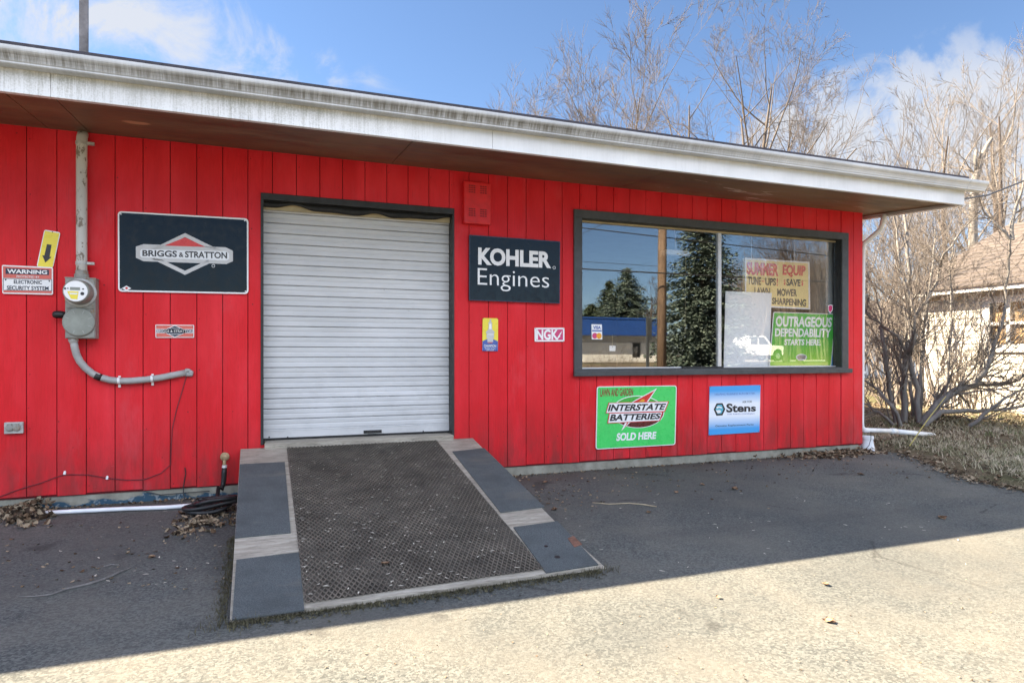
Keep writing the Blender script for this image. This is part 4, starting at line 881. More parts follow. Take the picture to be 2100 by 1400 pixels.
mb = MB(); wx, ly = .031, .062
ncol = int(((cb.x-ca.x))/(wx/2)); nrow = int((ca.y-cd.y)/(ly/2))
def mpt(u, v):
    a = ca.lerp(cb, u); b = cd.lerp(cc_, u); return a.lerp(b, v)
for i in range(ncol):
    for j in range(nrow):
        s = 1 if (i+j) % 2 == 0 else -1
        u0, u1 = (i/ncol, (i+1)/ncol); v0, v1 = (j/nrow, (j+1)/nrow)
        p = mpt(u0, v0 if s > 0 else v1); q = mpt(u1, v1 if s > 0 else v0)
        d = (q-p).normalized(); n = Vector((-d.y, d.x, 0))*.0032; up = Vector((0, 0, .0055)); jit = Vector((0,0,random.uniform(-.0008,.0008)))
        mb.add([p-n+jit, p+n+jit, q+n+jit, q-n+jit, p-n*.6+up+jit, p+n*.9+up*.6+jit, q+n*.9+up*.6+jit, q-n*.6+up+jit], [(4,5,6,7),(0,1,5,4),(1,2,6,5),(2,3,7,6),(3,0,4,7)])
mb.build('steel_mesh', 'steel', ramp)
mb = MB(); slab(mb, [(1164,1103),(1176,1098),(1194,1115),(1178,1121)][::-1], .0095, .002); mb.build('rusty_plate', 'rust', ramp)
for px, py, r in ((1143, 1141, .018), (1120, 1119, .013)):
    q = rpt(px, py, .008); mb = MB(); mb.lathe(q-Vector((0,0,.004)), (0,-RB,1), [(0,r),(.0045,r*.95)], 14); mb.build('tar_spot', 'black', ramp)

# ------------------------------------------------------------------ leaves, husks, twigs, grass
def leaf(mb, p, size, rot=None, curl=None, tilt=.35):
    rot = random.uniform(0, 2*pi) if rot is None else rot; curl = random.uniform(.15, .6) if curl is None else curl
    n = 5; up = Vector((random.uniform(-tilt,tilt), random.uniform(-tilt,tilt), 1)).normalized(); u = Vector((cos(rot), sin(rot), 0)); u = (u-up*u.dot(up)).normalized(); w = up.cross(u)
    o = len(mb.v); wid = [.0, .34, .42, .26, .0]; hl = random.uniform(.7, 1.2)
    for i in range(n):
        t = i/(n-1)-.5; mid = p+u*t*size+up*(curl*size*(t*t)*1.6); wv = w*wid[i]*size*hl; e = up*curl*size*.28*random.uniform(.2,1.4)
        mb.v += [tuple(mid+wv+e), tuple(mid), tuple(mid-wv+e*random.uniform(.2,1.5))]
    for i in range(n-1):
        a = o+i*3; mb.f += [(a, a+1, a+4, a+3), (a+1, a+2, a+5, a+4)]
def husk(mb, p, size, n=(0,0,1)):
    rot = random.uniform(0, 2*pi); u = Vector((cos(rot), sin(rot), 0)); w = Vector((-sin(rot), cos(rot), 0)); o = len(mb.v); k = random.uniform(-.5, .5)
    for i in range(4):
        t = i/3-.5; m_ = p+u*t*size+w*(k*size*(t*t-.1))+Vector((0,0,.002+size*.06)); wd = size*.13*(1-1.6*abs(t))+.0006
        mb.v += [tuple(m_+w*wd), tuple(m_-w*wd)]
    for i in range(3): a = o+i*2; mb.f.append((a, a+1, a+3, a+2))
def scatter(name, mat, fn):
    mb = MB(); fn(mb); o = mb.build(name, mat, kind='stuff'); return o
def pile1(mb):                              # drift at the far left
    for k in range(650):
        px = random.gauss(38, 30); py = random.gauss(1048, 14)
        q = gp(min(max(px,-40),105), min(max(py,1020),1090)); q.y = min(q.y, -.02); hgt = max(0, .11-.16*abs((q.x+1.62)/.42)-.2*abs(q.y+.12)); q.z = .006+random.random()*max(.01, hgt); leaf(mb, q, random.choice((random.uniform(.015,.035), random.uniform(.03,.09))), tilt=1.2)
    for k in range(520):                    # around the hose
        px = random.gauss(425, 34); py = 1092-(px-330)*.28+random.gauss(0, 13)
        if px > 483: continue
        q = gp(px, max(py, 1034)); q.z = .004+random.random()*.02; leaf(mb, q, random.choice((random.uniform(.008,.022), random.uniform(.02,.06))), tilt=.9)
    for k in range(520):                    # drift at the east corner
        x = random.gauss(6.55, .42); y = -abs(random.gauss(0, .13))-.02
        if x > 7.25: continue
        leaf(mb, Vector((x, y, .006+random.random()*max(.006, .05-.2*abs(y)))), random.uniform(.02,.07), tilt=.8)
    for k in range(260):                    # thin line along the footing
        x = random.uniform(2.0, 7.1); leaf(mb, Vector((x, -abs(random.gauss(.01,.05))-.005, .006)), random.uniform(.012,.035), tilt=.8)
    for k in range(150):
        x = random.uniform(-2.3, -.25); leaf(mb, Vector((x, -abs(random.gauss(.02,.05))-.01, .006)), random.uniform(.012,.04), tilt=.8)
scatter('leaf_litter', 'litter', pile1)['label'] = 'drifts of dry leaves and bark against the footing of the red shop'
def chips(mb):
    for k in range(330):
        x = random.uniform(2.0, 6.6); y = -abs(random.gauss(.55, .5))-.05
        leaf(mb, Vector((x, y, .004)), random.uniform(.008,.035), tilt=.3)
    for k in range(70): q = gp(random.uniform(1090,1240), random.uniform(1005,1050)); q.z = .004; leaf(mb, q, random.uniform(.01,.03), tilt=.3)
    for k in range(130):
        q = gp(random.uniform(0, 480), random.uniform(1070, 1210)); q.z = .003; leaf(mb, q, random.uniform(.006,.03), tilt=.3)
    for k in range(160):
        q = gp(random.uniform(600, 2100), random.uniform(1180, 1400)); q.z = .003; leaf(mb, q, random.uniform(.004,.013), tilt=.3)
    for i in range(800):
        t = random.uniform(0, 8.9); a = int(t); q = edge[a].lerp(edge[a+1], t-a)+Vector((random.gauss(0,.1), random.gauss(.05,.13), 0)); q.z = .014; leaf(mb, q, random.uniform(.012,.05), tilt=.5)
scatter('bark_chips', 'litter', chips)['label'] = 'scattered bark chips and leaf bits on the asphalt'
def husks(mb):
    for k in range(330):
        u, v = random.random(), random.random()**.8; q = mpt(u, v); q = q+Vector((0,0,.008)); husk(mb, q, random.uniform(.012,.034))
    for k in range(160):
        q = gp(random.uniform(0, 2000), random.uniform(1000, 1200)); q.z = .004
        if q.y < -3.05 and random.random() < .8: continue
        if x0-.02 < q.x < x1+.05 and q.y > yf-.02: continue
        husk(mb, q, random.uniform(.012,.035))
scatter('seed_husks', 'seed', husks)['label'] = 'pale seed husks strewn over the ramp mesh and asphalt'
leaves = [(790,1153,'brown curled leaf lying on the steel mesh of the ramp',.085,1), (1118,987,'pale dry leaf on the asphalt right of the ramp top',.10,0), (1139,1042,'grey brown leaf beside the right edge of the ramp',.10,0), (1329,1048,'small dark brown leaf below the long pale twig',.08,0),
          (1930,1059,'single tan leaf on dark asphalt near the right shadow edge',.11,0), (1702,1270,'crumpled leaf lying on the pale seam in the sunlit asphalt',.10,0), (1691,1195,'thin brown leaf in the sunlight below the shadow edge',.07,0), (1440,992,'reddish brown leaf among bark chips below the battery sign',.11,0),
          (1508,1001,'curled leaf among bark chips below the blue parts sign',.12,0), (1388,1008,'flat tan leaf in the shade below the battery sign',.08,0), (1765,971,'pale curled bark flake on asphalt below the shop corner',.13,0), (310,1139,'whitish crumpled leaf on the shaded asphalt left of the ramp',.07,0), (371,1051,'broad tan leaf lying against the white pipe',.11,0), (1477,1223,'small orange leaf on the sunlit asphalt',.06,0)]
for px, py, lab, sz, onr in leaves:
    q = rpt(px, py, .02) if onr else gp(px, py, .012); mb = MB()
    for k in range(2): leaf(mb, q+Vector((random.uniform(-.008,.008), random.uniform(-.008,.008), k*.003-.006)), sz*random.uniform(.45,.65), curl=.3, tilt=.2)
    tag(mb.build('dry_leaf', 'leaf', loc=q), lab, 'leaf', 'dry leaves on the ground')
mb = MB(); mb.tube([gp(*q, .006) for q in ((1215,1030),(1250,1033),(1290,1031),(1320,1034),(1346,1038))], [.003,.004,.004,.006,.004], 5); tag(mb.build('twig', 'straw', loc=gp(1280,1032)), 'long pale twig on the asphalt right of the ramp', 'twig')
mb = MB(); mb.tube([gp(*q, .006) for q in ((35,1223),(70,1222),(105,1218),(135,1207),(180,1197),(215,1186),(250,1170),(268,1163))], [.002,.003,.005,.006,.007,.007,.006,.003], 5); mb.tube([gp(*q, .006) for q in ((212,1162),(228,1157),(245,1158))], .004, 5); tag(mb.build('twig', 'bark', loc=gp(180,1197)), 'long brown stalk lying on the shaded asphalt at lower left', 'twig')
def moss(mb):                               # mossy dirt gathered around the foot of the ramp
    def blade(q, h):
        r = random.uniform(0, 2*pi); b = Vector((cos(r), sin(r), 0))*h*.5; w = Vector((-sin(r), cos(r), 0))*.0022
        mb.add([q-w, q+w, q+b+Vector((0,0,h))], [(0,1,2)])
    for k in range(2600):
        t = random.random(); q = fl.lerp(frr, t); q = Vector((q.x, q.y-abs(random.gauss(0,.035)), .004)); blade(q, random.uniform(.006,.022))
    for k in range(1500):
        t = random.random(); q = Vector((x0-abs(random.gauss(0,.03)), yf+t*1.5, .004)); blade(q, random.uniform(.006,.022))
    for k in range(160):
        q = random.choice((fl, frr))+Vector((random.gauss(0,.07), -abs(random.gauss(0,.05)), 0)); q.z = .004; blade(q, random.uniform(.02,.05))
scatter('moss', 'moss', moss)['label'] = 'mossy dirt and grass tufts around the foot of the ramp'
def crumbs(mb):
    for k in range(900):
        t = random.random(); q = fl.lerp(frr, t); leaf(mb, Vector((q.x, q.y-abs(random.gauss(0,.045)), .004)), random.uniform(.006,.02), tilt=.6)
scatter('dirt_crumbs', 'moss', crumbs)['label'] = 'crumbs of dark dirt along the front edge of the ramp'
def grass(mb):
    cl = [(random.uniform(6.6,12.2), random.uniform(-4.0,2.6)) for _ in range(240)]
    for k in range(42000):
        cxx, cyy = random.choice(cl); x = cxx+random.gauss(0,.28); y = cyy+random.gauss(0,.28)
        d_ = x-edge_x(y)
        if x > 13 or d_ < .06 or (d_ < .5 and random.random() > d_*1.3): continue
        h = random.uniform(.02,.085)*(1.3 if random.random() < .25 else .8); r = random.uniform(0, 2*pi); b = Vector((cos(r), sin(r), 0)); w = Vector((-sin(r), cos(r), 0))*random.uniform(.0025,.005)
        q = Vector((x, y, vz(x, y)-.005)); ln = random.uniform(.5, 2.4)
        mb.add([q-w, q+w, q+b*h*ln*.4+Vector((0,0,h*.7))+w*.7, q+b*h*ln*.4+Vector((0,0,h*.7))-w*.7, q+b*h*ln+Vector((0,0,h*random.uniform(.5,1)))], [(0,1,2,3),(3,2,4)])
scatter('grass', 'grass', grass)['label'] = 'patchy green and straw grass on the verge right of the shop'
def vlit(mb):
    for k in range(4200):
        x = random.uniform(6.4, 12.2); y = random.uniform(-3.5, 4.5)
        if not inside(x, y): continue
        if y < .4 and x-edge_x(y) > .5 and random.random() < .55: continue
        leaf(mb, Vector((x, y, vz(x, y)+.01)), random.uniform(.015,.07), tilt=.7)
scatter('verge_leaves', 'litter', vlit)['label'] = 'carpet of fallen leaves beneath the bare shrubs'
r0 = gp(1863, 917, .03); mb = MB(); r1 = dp(1940, 812, 8.6); mb.tube([r0, r0.lerp(r1, .5)+Vector((0,0,.02)), r1], [.008,.007,.004], 5)
tag(mb.build('reed', 'reed', loc=r0), 'leaning yellow reed in the grass in front of the shrub clump', 'reed')
g0 = gp(1846, 905, .04); mb = MB()
for k in range(10):
    c_ = g0+Vector((random.uniform(-.25,.35), random.uniform(-.1,.12), 0)); mb.tube([c_, c_+Vector((random.uniform(.08,.2), random.uniform(-.05,.05), random.uniform(0,.03))), c_+Vector((random.uniform(.25,.4), random.uniform(-.06,.06), -.01))], [.02,.035,.02], 6)
tag(mb.build('black_scrap', 'rubber', loc=g0), 'crumpled black plastic scrap under the white drain pipe', 'scrap')

# ------------------------------------------------------------------ bare trees and shrubs
RMIN = [.0028]
def twigs(mb, p, d, L, r, lvl, up=.08, wob=.16, kids=(5,4,3,2), rng=random, spread=(.35,.85)):
    n = max(3, min(7, int(L/.25)+2)); path = [p]; dirs = [d]; rad = [r]; seg = L/n; cur = p; dd = d
    for i in range(n):
        dd = (dd+Vector((rng.gauss(0,wob), rng.gauss(0,wob), rng.gauss(0,wob)+up))).normalized(); cur = cur+dd*seg; path.append(cur); dirs.append(dd); rad.append(r*(1-.72*(i+1)/n))
    mb.tube(path, rad, 6 if r > .05 else (4 if r > .014 else 3), False)
    if lvl <= 0: return
    for k in range(kids[lvl-1]+(1 if rng.random() < .4 else 0)):
        t = rng.uniform(.22, .98); f = t*n; i = min(int(f), n-1); q = path[i].lerp(path[i+1], f-i); ax = dirs[i].orthogonal().normalized(); ax.rotate(Matrix.Rotation(rng.uniform(0, 2*pi), 3, dirs[i]))
        nd = dirs[i].copy(); nd.rotate(Matrix.Rotation(rng.uniform(*spread), 3, ax)); rr = (rad[i]+(rad[i+1]-rad[i])*(f-i))
        twigs(mb, q, nd, L*rng.uniform(.42,.72)*(1-.25*t), max(RMIN[0], rr*rng.uniform(.42,.62)), lvl-1, up, wob, kids, rng, spread)
def bare_tree(label, base, height, r, seed, limbs=7, lvl=3, up=.09, kids=(5,5,4,3), lean=(0,0), trunk_mat='bark_far', twig_mat='bark_far', fork=.3, group='bare trees beyond the shop', cat='tree', spread=(.3,.75), ev=(.45,.95), name='bare_tree'):
    rng = random.Random(seed); t = thing(name, label, cat, base, group)
    n = 9; path = []; rad = []; cur = Vector(base)-Vector((0,0,.1)); dd = Vector((lean[0], lean[1], 1)).normalized()
    for i in range(n+1):
        path.append(cur.copy()); rad.append(r*(1.25 if i == 0 else 1)*(1-.86*i/n)); dd = (dd+Vector((rng.gauss(0,.07), rng.gauss(0,.07), .06))).normalized(); cur = cur+dd*height*.82/n
    mt = MB(); mt.tube(path, rad, 8, False); mt.build('trunk', trunk_mat, t, smooth=True)
    mb = MB()
    for k in range(limbs):
        f = (fork+(1-fork)*(k+rng.random()*.8)/limbs)*n; i = min(int(f), n-1); q = path[i].lerp(path[i+1], f-i); a = rng.uniform(0, 2*pi)+k*2.4; e = rng.uniform(*ev)
        d = Vector((cos(a)*e, sin(a)*e, 1)).normalized(); twigs(mb, q, d, height*rng.uniform(.32,.5)*(1.1-.5*f/n), max(.016, rad[i]*.5), lvl, up, .085, kids, rng, spread)
    mb.build('branches', twig_mat, t, smooth=True); return t
def gbase(px, Z): p = dp(px, 700, Z); return Vector((p.x, p.y, 0))
def hgt(py, Z): return H+(HZ-py)*Z/F
RMIN[0] = .0055
bare_tree('bare tree with a leaning trunk, leftmost of the tall group over the roof', gbase(1432,25), hgt(70,25), .17, 21, 8, 4, .045, (3,4,4,3), (-.05,.0), spread=(.35,.95), ev=(.5,1.2), fork=.38)
bare_tree('bare tree with the straightest trunk in the tall group over the roof', gbase(1512,26), hgt(55,26), .2, 34, 8, 4, .05, (3,4,4,3), (.02,.02), spread=(.35,.95), ev=(.5,1.2), fork=.38)
bare_tree('bare tree with wide right reaching limbs in the tall group over the roof', gbase(1582,24), hgt(75,24), .2, 47, 9, 4, .035, (3,4,4,3), (.06,.0), spread=(.35,.95), ev=(.5,1.2), fork=.38)
bare_tree('slender bare tree between the two middle trunks over the roof', gbase(1552,29), hgt(110,29), .12, 52, 7, 3, .09, (5,5,4,3))
RMIN[0] = .009
bare_tree('smaller bare tree over the roof, leftmost of all the trees', gbase(1140,38), hgt(150,38), .18, 61, 9, 3, .06, (6,6,5,4), ev=(.4,1.0), spread=(.3,.8))
bare_tree('rounded bare tree over the roof, second from the left', gbase(1238,37), hgt(105,37), .2, 68, 10, 3, .06, (6,6,5,4), ev=(.4,1.0), spread=(.3,.8))
bare_tree('low reddish bare tree just left of the tall group', gbase(1335,36), hgt(185,36), .16, 73, 9, 3, .06, (6,6,5,4), ev=(.4,1.0), spread=(.3,.8))
RMIN[0] = .005
bare_tree('thin bare tree over the roof right of the tall group', gbase(1690,28), hgt(215,28), .11, 79, 7, 3, .1, (5,5,4,3))
bare_tree('whip thin bare sapling rising behind the gutter end', gbase(1845,20), hgt(215,20), .08, 85, 6, 3, .14, (5,4,4,3))
bare_tree('bare tree with upright limbs against the right cloud', gbase(1945,19), hgt(170,19), .13, 90, 8, 3, .08, (6,5,4,3), trunk_mat='bark_dark', twig_mat='twig')
bare_tree('tall bare tree with dark trunk behind the cream house, far right', gbase(2078,21), hgt(105,21), .19, 97, 9, 3, .06, (5,4,4,3), trunk_mat='bark_dark', twig_mat='twig')
bare_tree('bare tree with knotted limbs right of the broken snag', gbase(2035,17), hgt(110,17), .12, 103, 8, 3, .07, (5,4,4,3), (-.03,0), trunk_mat='bark_dark', twig_mat='twig')
RMIN[0] = .0035
# broken snag
sb = gbase(2003,16); t = thing('broken_snag', 'dead broken trunk with a jagged slanting top above the gutter end', 'tree', sb, 'bare trees beyond the shop')
mb = MB(); mb.tube([sb, dp(1995,460,16), dp(2000,370,16), dp(2012,325,16), dp(2024,300,16), dp(2034,283,16)], [.12,.10,.085,.07,.05,.035], 8); mb.tube([dp(2003,352,16), dp(2000,325,16), dp(2002,308,16)], [.06,.045,.035], 7); mb.build('trunk', 'bark', t, smooth=True)
mb = MB(); rng = random.Random(5)
for k in range(14): twigs(mb, dp(1998+rng.uniform(-6,10), rng.uniform(320,460), 16), Vector((rng.gauss(0,.8), rng.gauss(0,.5), .6)).normalized(), rng.uniform(.6,1.4), .02, 2, .05, .16, (4,3,3), rng)
mb.build('branches', 'twig', t, smooth=True)

# many stemmed shrub clump beside the shop
stems = [([(1856,888),(1854,800),(1857,738),(1866,660),(1864,560),(1855,440),(1862,330)], 10.4, .055),
 ([(1884,880),(1880,800),(1865,738),(1872,690),(1877,650),(1865,600),(1845,540),(1838,470),(1832,400)], 10.2, .045), ([(1877,650),(1900,620),(1925,560),(1938,520),(1975,470),(2012,432)], 10.2, .03),
 ([(1888,885),(1887,780),(1890,700),(1899,640),(1914,540),(1918,470)], 10.7, .04), ([(1840,885),(1826,800),(1815,720),(1806,660),(1795,600),(1779,560)], 10.3, .042),
 ([(1852,882),(1830,830),(1795,797),(1772,780),(1740,770)], 10.0, .035), ([(1848,882),(1815,856),(1782,832),(1750,815)], 10.1, .03), ([(1868,888),(1870,820),(1866,770),(1858,680),(1850,600),(1830,500)], 10.9, .035),
 ([(1888,872),(1920,832),(1962,800),(2010,787),(2060,787),(2100,768),(2180,740)], 10.2, .07), ([(1892,875),(1930,844),(1985,842),(2040,841),(2100,832),(2170,800)], 9.9, .045), ([(1866,738),(1840,690),(1800,660),(1770,632),(1740,600)], 10.3, .024),
 ([(1996,788),(2010,772),(2026,740),(2046,690),(2062,620),(2068,530),(2073,490)], 10.0, .045), ([(2073,490),(2058,470),(2020,440),(2008,400)], 10.0, .028), ([(2073,490),(2082,440),(2098,380),(2110,300)], 10.0, .03),
 ([(1920,832),(1944,765),(1950,690),(1953,600),(1950,540),(1958,470)], 10.5, .028), ([(1988,874),(2020,850),(2060,815),(2100,798),(2150,780)], 9.7, .032), ([(1962,800),(1990,760),(2030,720),(2080,700),(2130,650)], 10.2, .02), ([(1900,865),(1930,790),(1985,740),(2040,715)], 10.6, .018)]
cb_ = gp(1872, 886); rng = random.Random(77)
t = thing('shrub_clump', 'large many stemmed bare shrub with arching boughs right of the shop corner', 'shrub', (cb_.x, cb_.y, .1))
ms, mtw = MB(), MB()
for pts, Z, r in stems:
    path = [dp(*p, Z+.25*rng.uniform(-1,1)*min(1, i/2)) for i, p in enumerate(pts)]; fine = []
    for a, b in zip(path, path[1:]):
        for k in range(3): fine.append(a.lerp(b, k/3)+Vector((rng.gauss(0,.012), rng.gauss(0,.012), rng.gauss(0,.008))))
    fine.append(path[-1]); n = len(fine); rr = [r*(1-.75*i/(n-1)) for i in range(n)]; ms.tube(fine, rr, 7, False)
    for k in range(int(9+n*.9)):
        i = rng.randint(int(n*.2), n-2); d = (fine[i+1]-fine[i]).normalized(); ax = d.orthogonal(); ax.rotate(Matrix.Rotation(rng.uniform(0,2*pi), 3, d)); nd = d.copy(); nd.rotate(Matrix.Rotation(rng.uniform(.35,1.0), 3, ax.normalized()))
        twigs(mtw, fine[i], nd, rng.uniform(.35,1.3), max(.005, rr[i]*.35), 2, .07, .13, (4,4,3), rng)
ms.build('stem', 'bark', t, smooth=True); mtw.build('twigs', 'twig', t, smooth=True)
def shrub(label, base, height, n, seed, lvl=2, mat='twig', spread=.5):
    rng = random.Random(seed); t = thing('bare_shrub', label, 'shrub', base, 'bare shrubs beside the house'); mb = MB()
    for k in range(n):
        q = Vector(base)+Vector((rng.gauss(0,.35), rng.gauss(0,.35), -.05)); d = Vector((rng.gauss(0,spread), rng.gauss(0,spread), 1)).normalized(); twigs(mb, q, d, height*rng.uniform(.6,1.05), rng.uniform(.01,.026), lvl, .05, .12, (6,5,4), rng)
    mb.build('stems', mat, t, smooth=True)
for i, (px, Z, h, n, lab) in enumerate(((1790,13,4.2,11,'pale bare shrub just past the corner downspout'), (1822,15,5.0,12,'dense bare shrub between the downspout and the stemmed clump'), (1870,17,5.2,12,'bare shrub behind the stemmed clump'), (1925,15.5,4.6,11,'bare shrub in front of the corner of the cream house'),
        (1800,20,5.5,12,'farther tangled shrub seen between shop and clump'), (1960,17,5.2,10,'bare shrub before the brown roof of the house'), (2015,12,1.5,5,'low twiggy shrub below the house window'), (2090,11.4,1.3,6,'low twiggy shrub at the far right against the house'), (1850,24,6,12,'far tangled shrub rising behind all the others'), (1985,22,6.5,10,'tall thin shrub behind the roof ridge of the house'))):
    p = gbase(px, Z)
    if p.x > 12.0 and p.y < 3.4: p.x = 11.6
    shrub(lab, (p.x, p.y, .05), h, int(n*.7), 200+i, 2, 'twig' if i % 3 else 'twig_red', .3)

RMIN[0] = .0035
for i, (px, Z, h, lab) in enumerate(((2050,13.2,4.6,'tangled bare shrub veiling the brown roof of the cream house'), (1985,13.8,4.4,'tangled bare shrub at the left end of the brown roof'), (1935,12.6,3.6,'loose bare shrub before the white corner board of the house'))):
    p = gbase(px, Z); p.x = min(p.x, 11.75); shrub(lab, (p.x, p.y, .05), h, 8, 260+i, 2, 'twig', .22)
# ------------------------------------------------------------------ cream house beyond the verge
HX = 12.3; y0h, y1h = -2.4, 3.1; ze_ = 2.42
house = thing('cream_house', 'cream clapboard house with brown shingle roof and white window behind the bare shrubs', 'house', (HX, 0, 0))
wy0, wy1 = sorted((xp(2031,650,HX).y, xp(2100,650,HX).y-.35)); wz0, wz1 = xp(2031,706,HX).z, xp(2031,622,HX).z
mb = MB(); z = -.1; 
while z < ze_:
    for (a, b, c0, c1) in cells(y0h, y1h, z, min(z+.118, ze_), [(wy0, wy1, wz0, wz1)]):
        mb.add([(HX-.012,a,c0),(HX-.012,b,c0),(HX,b,c1),(HX,a,c1),(HX+.05,a,c0),(HX+.05,b,c0)], [(0,3,2,1),(4,0,1,5)])
    z += .118
mb.box(HX+.05, HX+6, y1h-.1, y1h-.001, -.1, ze_); mb.box(HX+.05, HX+6, y0h, y0h+.1, -.1, ze_); mb.box(HX+6, HX+6.1, y0h, y1h, -.1, ze_)
mb.prism([(HX+.05,y1h-.1,ze_),(HX+6.1,y1h-.1,ze_),(HX+3.05,y1h-.1,4.0)], (0,.09,0)); mb.build('wall', 'siding_cream', house)
mb = MB(); mb.box(HX-.02, HX+.08, y1h-.002, y1h+.02, -.1, ze_); mb.box(HX-.025, HX-.013, y1h-.11, y1h+.02, -.1, ze_); mb.box(HX-.32, HX-.30, y0h-.3, y1h+.3, ze_-.06, ze_+.07); mb.build('trim', 'white_trim', house)
mb = MB(); mb.box(HX-.30, HX-.013, y0h-.3, y1h+.28, ze_-.04, ze_-.02); mb.build('eave_soffit', 'soffit', house)
mb = MB(); rx = HX+3.05; rzz = 4.05; nr = 16
for s_ in (-1, 1):
    for k in range(nr):
        ta, tb = k/nr, (k+1)/nr; ax_ = HX-.36 if s_ < 0 else HX+6.46
        xa, xb = ax_+(rx-ax_)*ta, ax_+(rx-ax_)*tb; za, zb = ze_+.03+(rzz-ze_)*ta, ze_+.03+(rzz-ze_)*tb
        p4 = [(xa,y0h-.3,za+.03),(xa,y1h+.3,za+.03),(xb,y1h+.3,zb+.012),(xb,y0h-.3,zb+.012)]; mb.hexa([(a,b,c-.035) for a,b,c in p4], p4)
mb.build('roof', 'roof_brown', house)
wf2 = MB(); fx_ = HX-.03
wf2.box(fx_, HX-.002, wy0-.13, wy0, wz0-.1, wz1+.12); wf2.box(fx_, HX-.002, wy1, wy1+.13, wz0-.1, wz1+.12); wf2.box(fx_, HX-.002, wy0, wy1, wz1, wz1+.12); wf2.box(fx_-.03, HX-.002, wy0-.16, wy1+.16, wz0-.14, wz0-.101); wf2.box(fx_, HX-.002, wy0, wy1, wz0-.1, wz0)
for k in (1, 2): wf2.box(HX-.012, HX+.03, wy0+(wy1-wy0)*k/3-.03, wy0+(wy1-wy0)*k/3+.03, wz0, wz1)
wf2.box(HX-.012, HX+.03, wy0, wy1, (wz0+wz1)/2-.025, (wz0+wz1)/2+.025)
wf2 = wf2.build('window', 'white_trim', house); mb = MB(); mb.box(HX+.06, HX+.07, wy0, wy1, wz0, wz1); mb.build('curtain', 'curtain_amber', wf2)
# distant grey house glimpsed through the brush
fb = dp(1835, 700, 36); fb.z = 0; far = thing('grey_house', 'distant grey house glimpsed through the brush right of the shop', 'house', fb)
mb = MB(); mb.box(fb.x-4, fb.x+4, fb.y, fb.y+6, 0, 2.9); mb.prism([(fb.x-4, fb.y+3, 2.9), (fb.x+4, fb.y+3, 2.9), (fb.x+4, fb.y+3, 2.9)], (0,0,0)) if False else None
mb.build('wall', 'wall_pale', far)
mb = MB(); mb.add([(fb.x-4.4, fb.y-.4, 2.85),(fb.x+4.4, fb.y-.4, 2.85),(fb.x+4.4, fb.y+3, 4.5),(fb.x-4.4, fb.y+3, 4.5),(fb.x+4.4, fb.y+6.4, 2.85),(fb.x-4.4, fb.y+6.4, 2.85)], [(0,1,2,3),(3,2,4,5),(0,3,5),(1,4,2)]); mb.build('roof', 'roof_brown', far)
mb = MB(); mb.box(fb.x-1.3, fb.x-.3, fb.y-.03, fb.y-.001, .9, 2.1); mb.build('window', 'dark_glass', far); mb = MB(); mb.box(fb.x+1.4, fb.x+2.4, fb.y-.03, fb.y-.001, .9, 2.1); mb.build('window', 'dark_glass', far)

# ------------------------------------------------------------------ across the street (seen in the glass)
def conifer(label, base, height, radius, seed, mat='spruce', dens=1.0):
    rng = random.Random(seed); t = thing('spruce_tree', label, 'tree', base, 'spruces across the street')
    mt = MB(); mt.tube([Vector(base), Vector(base)+Vector((0,0,height))], [radius*.07, .02], 8); mt.build('trunk', 'bark_dark', t)
    mb = MB(); z = height*.04
    while z < height*.985:
        k = 1-z/height; R = radius*(min(1, 1.35*k)**.9)*rng.uniform(.82,1.14); nb = max(6, int((9+15*k)*dens)); 
        for j in range(nb):
            a = rng.uniform(0, 2*pi); L = R*rng.uniform(.75,1.12); d = Vector((cos(a), sin(a), 0)); side = Vector((-sin(a), cos(a), 0)); q = Vector(base)+Vector((0,0,z+rng.uniform(-.15,.15)))
            ns = max(2, int(L/.32))
            for s_ in range(ns+1):
                f = .15+.85*s_/ns; c_ = q+d*L*f+Vector((0,0,-.28*L*f*f+.10*L*f**4))
                for e in range(7):
                    sz = rng.uniform(.14,.30)*(1.15-.4*f); dr_ = (d*rng.uniform(.4,1)+side*rng.uniform(-.9,.9)+Vector((0,0,rng.uniform(-.45,.2)))).normalized(); w_ = dr_.cross(Vector((rng.gauss(0,.5),rng.gauss(0,.5),1))).normalized()*sz*.27; c2_ = c_+Vector((rng.gauss(0,.11),rng.gauss(0,.11),rng.gauss(0,.06)))
                    mb.add([c2_-w_*.5, c2_+w_*.5, c2_+dr_*sz*.5+w_, c2_+dr_*sz, c2_+dr_*sz*.5-w_], [(0,1,2,3,4)])
        z += height*.021*rng.uniform(.8,1.2)
    mb.build('foliage', mat, t); return t
def rb(px, Z):
    p = rp(px, 700, Z); p.z = gz(p.x, p.y); return p
conifer('tallest dense blue green spruce mirrored in the middle of the shop window', rb(1440,36), 10.9, 2.65, 301)
conifer('bushy blue green spruce mirrored above the blue building', rb(1286,62), 8.8, 4.6, 302)
conifer('narrow pointed spruce mirrored left of the bushy one', rb(1249,66), 8.0, 3.2, 303, 'pine')
conifer('low dark spruce mirrored at the left edge of the window', rb(1212,66), 5.6, 5.0, 304, 'pine')
for i, (px, Z, py, lab) in enumerate(((1612,46,470,'spreading brown bare tree mirrored above the letter board'), (1640,44,455,'tall brown bare tree mirrored at the right end of the window'), (1700,48,480,'brown bare tree mirrored beside the window frame'), (1600,60,500,'farther brown bare tree mirrored behind the others'), (1332,58,580,'grey bare tree mirrored beside the utility pole'))):
    b_ = rb(px, Z); bare_tree(lab, b_, hgt(py, Z)-b_.z, .2, 400+i, 10, 3, .05, (7,6,5,4), trunk_mat='bark_dark', twig_mat='bark_dark', group='bare trees across the street', spread=(.35,.9))
